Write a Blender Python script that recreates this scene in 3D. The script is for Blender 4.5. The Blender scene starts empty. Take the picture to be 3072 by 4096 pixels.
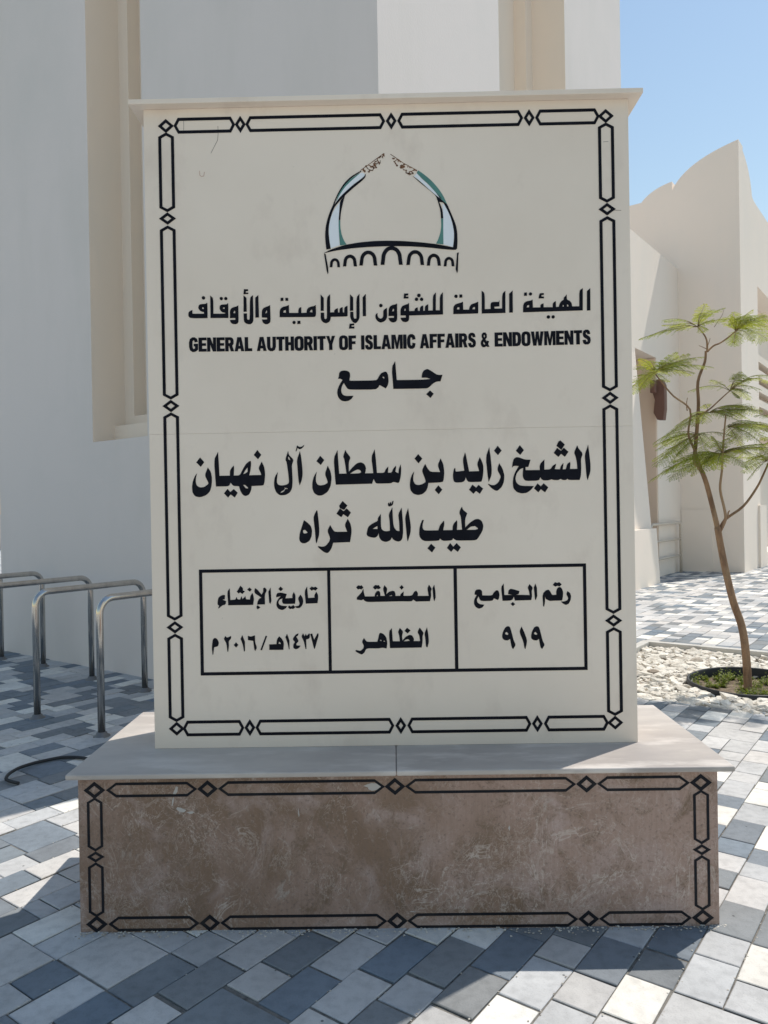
import bpy, bmesh, math, random
from mathutils import Vector, Matrix
from mathutils.geometry import tessellate_polygon
R = math.radians
SC = bpy.context.scene
COL = SC.collection
random.seed(7)

# ------------------------------------------------------------------ camera
cam_data = bpy.data.cameras.new("camera")
cam = bpy.data.objects.new("camera", cam_data)
COL.objects.link(cam)
YAW, PITCH, ROLL = -0.0113, -0.0044, -0.0170
fw = Vector((math.sin(YAW) * math.cos(PITCH), math.cos(YAW) * math.cos(PITCH), math.sin(PITCH)))
rt = Vector((math.cos(YAW), -math.sin(YAW), 0.0))
up = rt.cross(fw)
r2 = math.cos(ROLL) * rt + math.sin(ROLL) * up
u2 = -math.sin(ROLL) * rt + math.cos(ROLL) * up
M = Matrix((r2, u2, -fw)).transposed().to_4x4()
M.translation = Vector((0.0037, -2.957, 1.5))
cam.matrix_world = M
cam_data.sensor_fit = 'VERTICAL'
cam_data.sensor_height = 36.0
cam_data.lens = 3050.0 / 4096.0 * 36.0
cam_data.clip_start = 0.05
cam_data.clip_end = 2000.0
SC.camera = cam

# ------------------------------------------------------------------ light
SUN_AZ, SUN_EL = R(51.5), R(59.5)          # azimuth from +y towards +x
sun_dir = Vector((math.sin(SUN_AZ) * math.cos(SUN_EL), math.cos(SUN_AZ) * math.cos(SUN_EL), math.sin(SUN_EL)))
world = bpy.data.worlds.new("World")
SC.world = world
world.use_nodes = True
wn = world.node_tree
wn.nodes.clear()
sky = wn.nodes.new("ShaderNodeTexSky")
sky.sky_type = 'NISHITA'
sky.sun_disc = False
sky.sun_elevation = SUN_EL
sky.sun_rotation = SUN_AZ
sky.air_density = 1.7
sky.dust_density = 0.25
sky.ozone_density = 0.15
bg = wn.nodes.new("ShaderNodeBackground")
bg.inputs["Strength"].default_value = 0.125
wo = wn.nodes.new("ShaderNodeOutputWorld")
wn.links.new(sky.outputs[0], bg.inputs[0])
wn.links.new(bg.outputs[0], wo.inputs[0])
sl = bpy.data.lights.new("sun", 'SUN')
sl.energy = 4.25
sl.angle = R(0.5)
sl.color = (1.0, 0.945, 0.865)
sun = bpy.data.objects.new("sun", sl)
COL.objects.link(sun)
sun.rotation_euler = (-sun_dir).to_track_quat('-Z', 'Y').to_euler()
SC.view_settings.view_transform = 'Standard'
SC.view_settings.look = 'None'
SC.view_settings.exposure = 0.0
SC.view_settings.gamma = 1.0

# ------------------------------------------------------------------ helpers
GA = Vector((math.cos(R(36)), -math.sin(R(36)), 0))    # the grid the paving and the buildings share
GB = Vector((math.sin(R(36)), math.cos(R(36)), 0))
K = Vector((-0.0445, 2.3245, 0))                       # front corner of the white tower
def W(a, b, z=0.0):
    return K + GA * a + GB * b + Vector((0, 0, z))

def tag(o, label=None, cat=None, group=None, kind=None):
    if label: o["label"] = label
    if cat: o["category"] = cat
    if group: o["group"] = group
    if kind: o["kind"] = kind
    return o

def empty(name, loc, rz=0.0):
    o = bpy.data.objects.new(name, None)
    COL.objects.link(o)
    o.location = loc
    o.rotation_euler = (0, 0, rz)
    o.empty_display_size = 0.2
    return o

def link(name, bm, mats, parent=None, smooth=False, bevel=0.0, world_space=True, segs=2):
    me = bpy.data.meshes.new(name)
    bmesh.ops.recalc_face_normals(bm, faces=bm.faces)
    bm.to_mesh(me)
    bm.free()
    for m in (mats if isinstance(mats, (list, tuple)) else [mats]):
        me.materials.append(m)
    if smooth:
        for p in me.polygons: p.use_smooth = True
    o = bpy.data.objects.new(name, me)
    COL.objects.link(o)
    if parent is not None:
        o.parent = parent
        if world_space:
            o.matrix_parent_inverse = (Matrix.Translation(parent.location) @ parent.rotation_euler.to_matrix().to_4x4()).inverted()
    if bevel:
        b = o.modifiers.new("bevel", 'BEVEL')
        b.width = bevel
        b.segments = segs
        b.limit_method = 'ANGLE'
        b.angle_limit = R(40)
    return o

def box(bm, x0, x1, y0, y1, z0, z1, f=None, mat=0):
    f = f or (lambda x, y, z: Vector((x, y, z)))
    v = [bm.verts.new(f(x, y, z)) for z in (z0, z1) for y in (y0, y1) for x in (x0, x1)]
    for q in ((0, 1, 3, 2), (4, 5, 7, 6), (0, 1, 5, 4), (2, 3, 7, 6), (0, 2, 6, 4), (1, 3, 7, 5)):
        fc = bm.faces.new([v[i] for i in q])
        fc.material_index = mat
    return v

def prism(bm, outline, f0, f1, mat=0):
    """outline: 2d points; f0/f1 map a 2d point to the two end caps"""
    a = [bm.verts.new(f0(*p)) for p in outline]
    b = [bm.verts.new(f1(*p)) for p in outline]
    n = len(outline)
    for tri in tessellate_polygon([[Vector((p[0], p[1], 0)) for p in outline]]):
        for L in (a, b):
            try:
                bm.faces.new([L[i] for i in tri]).material_index = mat
            except ValueError: pass
    for i in range(n):
        j = (i + 1) % n
        bm.faces.new((a[i], a[j], b[j], b[i])).material_index = mat

def tube(bm, pts, rad, seg=10, cap=True, mat=0):
    pts = [Vector(p) for p in pts]
    if not isinstance(rad, (list, tuple)): rad = [rad] * len(pts)
    rings = []
    prev = None
    for i, p in enumerate(pts):
        t = (pts[min(i + 1, len(pts) - 1)] - pts[max(i - 1, 0)]).normalized()
        if prev is None:
            n = t.orthogonal().normalized()
        else:
            n = (prev - t * prev.dot(t)).normalized()
        prev = n
        b = t.cross(n)
        rings.append([bm.verts.new(p + (n * math.cos(k * math.tau / seg) + b * math.sin(k * math.tau / seg)) * rad[i]) for k in range(seg)])
    for A, B in zip(rings, rings[1:]):
        for k in range(seg):
            bm.faces.new((A[k], A[(k + 1) % seg], B[(k + 1) % seg], B[k])).material_index = mat
    if cap:
        bm.faces.new(rings[0]).material_index = mat
        bm.faces.new(rings[-1]).material_index = mat

# ------------------------------------------------------------------ materials
def mat(name, base, rough=0.8, metal=0.0, spec=0.3, var=None, bump=None, coat=0.0):
    """var: list of (scale, detail, colour, lo, hi, stretch); bump: (scale, strength, distance)"""
    m = bpy.data.materials.new(name)
    m.use_nodes = True
    nt = m.node_tree
    bs = nt.nodes["Principled BSDF"]
    bs.inputs["Roughness"].default_value = rough
    bs.inputs["Metallic"].default_value = metal
    bs.inputs["Specular IOR Level"].default_value = spec
    tc = nt.nodes.new("ShaderNodeTexCoord")
    rgb = nt.nodes.new("ShaderNodeRGB")
    rgb.outputs[0].default_value = (*base, 1)
    last = rgb.outputs[0]
    for sc_, det, colr, lo, hi, st in (var or []):
        mp = nt.nodes.new("ShaderNodeMapping")
        mp.inputs["Scale"].default_value = st
        mp.inputs["Location"].default_value = (random.uniform(0, 9), random.uniform(0, 9), random.uniform(0, 9))
        nt.links.new(tc.outputs["Object"], mp.inputs["Vector"])
        nz = nt.nodes.new("ShaderNodeTexNoise")
        nz.inputs["Scale"].default_value = sc_
        nz.inputs["Detail"].default_value = det
        nz.inputs["Roughness"].default_value = 0.6
        nt.links.new(mp.outputs[0], nz.inputs["Vector"])
        cr = nt.nodes.new("ShaderNodeMapRange")
        cr.inputs["From Min"].default_value = lo
        cr.inputs["From Max"].default_value = hi
        nt.links.new(nz.outputs["Fac"], cr.inputs["Value"])
        mx = nt.nodes.new("ShaderNodeMix")
        mx.data_type = 'RGBA'
        nt.links.new(cr.outputs[0], mx.inputs["Factor"])
        nt.links.new(last, mx.inputs["A"])
        mx.inputs["B"].default_value = (*colr, 1)
        last = mx.outputs["Result"]
    nt.links.new(last, bs.inputs["Base Color"])
    if bump:
        nz = nt.nodes.new("ShaderNodeTexNoise")
        nz.inputs["Scale"].default_value = bump[0]
        nz.inputs["Detail"].default_value = 6
        nt.links.new(tc.outputs["Object"], nz.inputs["Vector"])
        bp = nt.nodes.new("ShaderNodeBump")
        bp.inputs["Strength"].default_value = bump[1]
        bp.inputs["Distance"].default_value = bump[2]
        nt.links.new(nz.outputs["Fac"], bp.inputs["Height"])
        nt.links.new(bp.outputs[0], bs.inputs["Normal"])
    return m

ONE = (1, 1, 1)
M_WALL = mat("white_render", (.76, .705, .675), .9, var=[(.5, 6, (.69, .655, .625), .45, .75, ONE), (1.2, 5, (.69, .65, .61), .5, .85, (1, 1, .25))], bump=(60, .12, .01))
M_HALL = mat("cream_render", (.86, .765, .67), .9, var=[(.35, 4, (.80, .73, .64), .45, .75, ONE), (1.2, 5, (.81, .74, .655), .5, .8, (1, 1, .25))], bump=(60, .12, .01))
M_BEIGE = mat("beige_render", (.85, .745, .635), .9, var=[(.6, 4, (.73, .68, .605), .45, .7, (1, 1, .3))], bump=(60, .12, .01))
M_PANEL = mat("cream_limestone", (.85, .745, .635), .55, spec=.35,
              var=[(1.3, 6, (.80, .695, .585), .4, .7, ONE), (5, 8, (.74, .635, .535), .56, .74, (1, 1, .6)), (22, 4, (.52, .47, .39), .72, .80, ONE)], bump=(35, .06, .004))
M_SLAB = mat("rose_limestone", (.535, .485, .435), .45, spec=.4,
             var=[(2.2, 8, (.375, .335, .31), .42, .66, (.5, 1, 1)), (9, 8, (.64, .585, .535), .52, .70, (.35, 1, 1))], bump=(60, .05, .003))
M_INK = mat("black_inlay", (.006, .0065, .011), .65, spec=.12, var=[(14, 5, (.011, .012, .02), .45, .7, ONE)])
M_INKP = mat("dark_slate_inlay", (.014, .015, .02), .7, spec=.15, var=[(12, 6, (.035, .033, .033), .5, .8, ONE)])
M_WHITE = mat("white_enamel", (.80, .84, .88), .5)
M_GREEN = mat("teal_enamel", (.10, .25, .22), .5, var=[(12, 4, (.07, .19, .17), .45, .7, ONE)])
M_RUST = mat("flaking_paint", (.20, .095, .05), .9, var=[(40, 4, (.10, .05, .03), .45, .6, ONE)])
M_CRACK = mat("hairline_crack", (.20, .18, .16), .9)
M_STEEL = mat("brushed_steel", (.58, .555, .52), .2, metal=1.0, var=[(18, 3, (.46, .44, .41), .45, .7, (1, 1, .2))])
M_STEEL2 = mat("weathered_steel", (.20, .20, .20), .5, metal=.5)
M_RUBBER = mat("black_plastic", (.03, .031, .034), .5)
M_KERB = mat("pale_concrete", (.55, .53, .49), .9, var=[(6, 6, (.44, .42, .385), .45, .7, ONE)], bump=(70, .3, .01))
M_SOIL = mat("brown_soil", (.16, .12, .085), 1.0, var=[(14, 6, (.26, .21, .15), .45, .65, ONE)], bump=(30, .6, .03))
M_BROWN = mat("brown_metal", (.16, .085, .065), .5)
M_TAN = mat("tan_render", (.74, .59, .47), .9)
M_RAIL = mat("cream_painted_metal", (.62, .55, .46), .5)
M_BARK = mat("tan_bark", (.34, .215, .13), .95, var=[(14, 6, (.20, .12, .075), .42, .6, (1, 1, .3)), (5, 3, (.38, .27, .17), .5, .7, (1, 1, .3))], bump=(55, .9, .012))
M_TWIG = mat("green_brown_twig", (.22, .17, .075), .9)

def foliage_mat():
    m = bpy.data.materials.new("feathery_foliage")
    m.use_nodes = True
    nt = m.node_tree
    bs = nt.nodes["Principled BSDF"]
    at = nt.nodes.new("ShaderNodeAttribute")
    at.attribute_name = "tone"
    cr = nt.nodes.new("ShaderNodeValToRGB")
    cr.color_ramp.elements[0].color = (.11, .15, .018, 1)
    cr.color_ramp.elements[1].color = (.52, .52, .045, 1)
    e = cr.color_ramp.elements.new(.5)
    e.color = (.29, .345, .028, 1)
    nt.links.new(at.outputs["Fac"], cr.inputs[0])
    nt.links.new(cr.outputs[0], bs.inputs["Base Color"])
    bs.inputs["Roughness"].default_value = .55
    tr = nt.nodes.new("ShaderNodeBsdfTranslucent")
    nt.links.new(cr.outputs[0], tr.inputs["Color"])
    mx = nt.nodes.new("ShaderNodeMixShader")
    mx.inputs[0].default_value = .5
    nt.links.new(bs.outputs[0], mx.inputs[1])
    nt.links.new(tr.outputs[0], mx.inputs[2])
    nt.links.new(mx.outputs[0], nt.nodes["Material Output"].inputs["Surface"])
    return m
M_LEAF = foliage_mat()

def paver_mat():
    m = bpy.data.materials.new("concrete_pavers")
    m.use_nodes = True
    nt = m.node_tree
    bs = nt.nodes["Principled BSDF"]
    bs.inputs["Roughness"].default_value = .85
    bs.inputs["Specular IOR Level"].default_value = .25
    at = nt.nodes.new("ShaderNodeAttribute")
    at.attribute_name = "paver"
    tc = nt.nodes.new("ShaderNodeTexCoord")
    last = at.outputs["Color"]
    for sc_, amt, lo, hi in ((3.0, .80, .4, .7), (26, .84, .45, .7), (240, .80, .55, .75)):
        nz = nt.nodes.new("ShaderNodeTexNoise")
        nz.inputs["Scale"].default_value = sc_
        nz.inputs["Detail"].default_value = 5
        nt.links.new(tc.outputs["Object"], nz.inputs["Vector"])
        mr = nt.nodes.new("ShaderNodeMapRange")
        mr.inputs["From Min"].default_value = lo
        mr.inputs["From Max"].default_value = hi
        mr.inputs["To Min"].default_value = 1.0
        mr.inputs["To Max"].default_value = amt
        nt.links.new(nz.outputs["Fac"], mr.inputs["Value"])
        mx = nt.nodes.new("ShaderNodeMix")
        mx.data_type = 'RGBA'
        mx.blend_type = 'MULTIPLY'
        mx.inputs["Factor"].default_value = 1.0
        nt.links.new(last, mx.inputs["A"])
        nt.links.new(mr.outputs[0], mx.inputs["B"])
        last = mx.outputs["Result"]
    # small dark specks of dirt
    vo = nt.nodes.new("ShaderNodeTexVoronoi")
    vo.inputs["Scale"].default_value = 9
    nt.links.new(tc.outputs["Object"], vo.inputs["Vector"])
    mr = nt.nodes.new("ShaderNodeMapRange")
    mr.inputs["From Min"].default_value = .035
    mr.inputs["From Max"].default_value = .05
    mr.inputs["To Min"].default_value = .35
    mr.inputs["To Max"].default_value = 1.0
    nt.links.new(vo.outputs["Distance"], mr.inputs["Value"])
    mx = nt.nodes.new("ShaderNodeMix")
    mx.data_type = 'RGBA'
    mx.blend_type = 'MULTIPLY'
    mx.inputs["Factor"].default_value = 1.0
    nt.links.new(last, mx.inputs["A"])
    nt.links.new(mr.outputs[0], mx.inputs["B"])
    nt.links.new(mx.outputs["Result"], bs.inputs["Base Color"])
    nz = nt.nodes.new("ShaderNodeTexNoise")
    nz.inputs["Scale"].default_value = 130
    nz.inputs["Detail"].default_value = 5
    nt.links.new(tc.outputs["Object"], nz.inputs["Vector"])
    bp = nt.nodes.new("ShaderNodeBump")
    bp.inputs["Strength"].default_value = .25
    bp.inputs["Distance"].default_value = .004
    nt.links.new(nz.outputs["Fac"], bp.inputs["Height"])
    nt.links.new(bp.outputs[0], bs.inputs["Normal"])
    return m
M_PAVER = paver_mat()

def marble_mat():
    m = bpy.data.materials.new("brown_marble")
    m.use_nodes = True
    nt = m.node_tree
    bs = nt.nodes["Principled BSDF"]
    bs.inputs["Roughness"].default_value = .6
    tc = nt.nodes.new("ShaderNodeTexCoord")
    def noise(scale, det, st=(1, 1, 1), dist=0.0, rough=.6):
        mp = nt.nodes.new("ShaderNodeMapping")
        mp.inputs["Scale"].default_value = st
        nt.links.new(tc.outputs["Object"], mp.inputs["Vector"])
        n = nt.nodes.new("ShaderNodeTexNoise")
        n.inputs["Scale"].default_value = scale
        n.inputs["Detail"].default_value = det
        n.inputs["Roughness"].default_value = rough
        n.inputs["Distortion"].default_value = dist
        nt.links.new(mp.outputs[0], n.inputs["Vector"])
        return n.outputs["Fac"]
    def rng(v, lo, hi, a=0., b=1.):
        r = nt.nodes.new("ShaderNodeMapRange")
        r.inputs["From Min"].default_value = lo
        r.inputs["From Max"].default_value = hi
        r.inputs["To Min"].default_value = a
        r.inputs["To Max"].default_value = b
        nt.links.new(v, r.inputs["Value"])
        return r.outputs[0]
    def mix(f, A, B, mode='MIX'):
        x = nt.nodes.new("ShaderNodeMix")
        x.data_type = 'RGBA'
        x.blend_type = mode
        if isinstance(f, float): x.inputs["Factor"].default_value = f
        else: nt.links.new(f, x.inputs["Factor"])
        for s, v in (("A", A), ("B", B)):
            if isinstance(v, tuple): x.inputs[s].default_value = (*v, 1)
            else: nt.links.new(v, x.inputs[s])
        return x.outputs["Result"]
    c = mix(rng(noise(1.5, 9, dist=.9), .42, .58), (.235, .15, .10), (.385, .265, .215))
    c = mix(rng(noise(3.4, 9, dist=1.2), .48, .72), c, (.46, .345, .31))
    c = mix(rng(noise(6, 10, dist=.8, rough=.78), .52, .64), c, (.20, .13, .085))
    c = mix(rng(noise(4.3, 10, dist=2.2, rough=.7), .60, .74), c, (.52, .46, .41))
    # fine vertical saw streaks
    c = mix(rng(noise(16, 6, st=(6, 6, .35)), .42, .75, 0., .35), c, (.20, .135, .10))
    # pale thread-like veins
    v = nt.nodes.new("ShaderNodeTexVoronoi")
    v.feature = 'DISTANCE_TO_EDGE'
    v.inputs["Scale"].default_value = 11
    mp = nt.nodes.new("ShaderNodeMapping")
    mp.inputs["Scale"].default_value = (1.6, 1, .8)
    nt.links.new(tc.outputs["Object"], mp.inputs["Vector"])
    add = nt.nodes.new("ShaderNodeVectorMath")
    add.operation = 'ADD'
    nv = nt.nodes.new("ShaderNodeTexNoise")
    nv.inputs["Scale"].default_value = 5
    nv.inputs["Detail"].default_value = 6
    nt.links.new(tc.outputs["Object"], nv.inputs["Vector"])
    nt.links.new(mp.outputs[0], add.inputs[0])
    nt.links.new(nv.outputs["Color"], add.inputs[1])
    nt.links.new(add.outputs[0], v.inputs["Vector"])
    mk = nt.nodes.new("ShaderNodeMath")
    mk.operation = 'MULTIPLY'
    nt.links.new(rng(v.outputs["Distance"], .0, .03, .38, 0.), mk.inputs[0])
    nt.links.new(rng(noise(2.4, 4), .44, .56), mk.inputs[1])
    c = mix(mk.outputs[0], c, (.56, .48, .43))
    for sc_, wd, am in ((3.2, .010, .75), (6.5, .012, .6), (13, .016, .5)):
        sb = nt.nodes.new("ShaderNodeMath")
        sb.operation = 'SUBTRACT'
        nt.links.new(noise(sc_, 5, st=(1.3, 1, 1), dist=1.3), sb.inputs[0])
        sb.inputs[1].default_value = .5
        ab_ = nt.nodes.new("ShaderNodeMath")
        ab_.operation = 'ABSOLUTE'
        nt.links.new(sb.outputs[0], ab_.inputs[0])
        mk2 = nt.nodes.new("ShaderNodeMath")
        mk2.operation = 'MULTIPLY'
        nt.links.new(rng(ab_.outputs[0], 0., wd, am, 0.), mk2.inputs[0])
        nt.links.new(rng(noise(2.7 + sc_ * .1, 4), .42, .60), mk2.inputs[1])
        c = mix(mk2.outputs[0], c, (.58, .49, .43))
    c = mix(rng(noise(90, 3), .56, .72, 0., .6), c, (.15, .105, .08))
    nt.links.new(c, bs.inputs["Base Color"])
    bp = nt.nodes.new("ShaderNodeBump")
    bp.inputs["Strength"].default_value = .35
    bp.inputs["Distance"].default_value = .006
    nt.links.new(noise(60, 6, st=(2, 2, .7)), bp.inputs["Height"])
    nt.links.new(bp.outputs[0], bs.inputs["Normal"])
    return m
M_MARBLE = marble_mat()

def stone_mat():
    m = bpy.data.materials.new("white_rubble")
    m.use_nodes = True
    nt = m.node_tree
    bs = nt.nodes["Principled BSDF"]
    bs.inputs["Roughness"].default_value = .95
    at = nt.nodes.new("ShaderNodeAttribute")
    at.attribute_name = "tone"
    cr = nt.nodes.new("ShaderNodeValToRGB")
    cr.color_ramp.elements[0].color = (.36, .30, .24, 1)
    cr.color_ramp.elements[1].color = (.82, .77, .68, 1)
    e = cr.color_ramp.elements.new(.3)
    e.color = (.62, .57, .49, 1)
    nt.links.new(at.outputs["Fac"], cr.inputs[0])
    tc = nt.nodes.new("ShaderNodeTexCoord")
    nz = nt.nodes.new("ShaderNodeTexNoise")
    nz.inputs["Scale"].default_value = 45
    nz.inputs["Detail"].default_value = 5
    nt.links.new(tc.outputs["Object"], nz.inputs["Vector"])
    mr = nt.nodes.new("ShaderNodeMapRange")
    mr.inputs["From Min"].default_value = .42
    mr.inputs["From Max"].default_value = .72
    mr.inputs["To Min"].default_value = 1
    mr.inputs["To Max"].default_value = .72
    nt.links.new(nz.outputs["Fac"], mr.inputs["Value"])
    mx = nt.nodes.new("ShaderNodeMix")
    mx.data_type = 'RGBA'
    mx.blend_type = 'MULTIPLY'
    mx.inputs["Factor"].default_value = 1
    nt.links.new(cr.outputs[0], mx.inputs["A"])
    nt.links.new(mr.outputs[0], mx.inputs["B"])
    nt.links.new(mx.outputs["Result"], bs.inputs["Base Color"])
    bp = nt.nodes.new("ShaderNodeBump")
    bp.inputs["Strength"].default_value = .5
    bp.inputs["Distance"].default_value = .01
    nt.links.new(nz.outputs["Fac"], bp.inputs["Height"])
    nt.links.new(bp.outputs[0], bs.inputs["Normal"])
    return m
M_STONE = stone_mat()
M_SAND = mat("jointing_sand", (.22, .205, .18), 1.0, var=[(30, 5, (.12, .112, .10), .45, .65, ONE)], bump=(120, .5, .01))
M_FAR = mat("far_sand", (.50, .46, .40), 1.0, var=[(.05, 5, (.42, .38, .33), .4, .7, ONE)])
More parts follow.
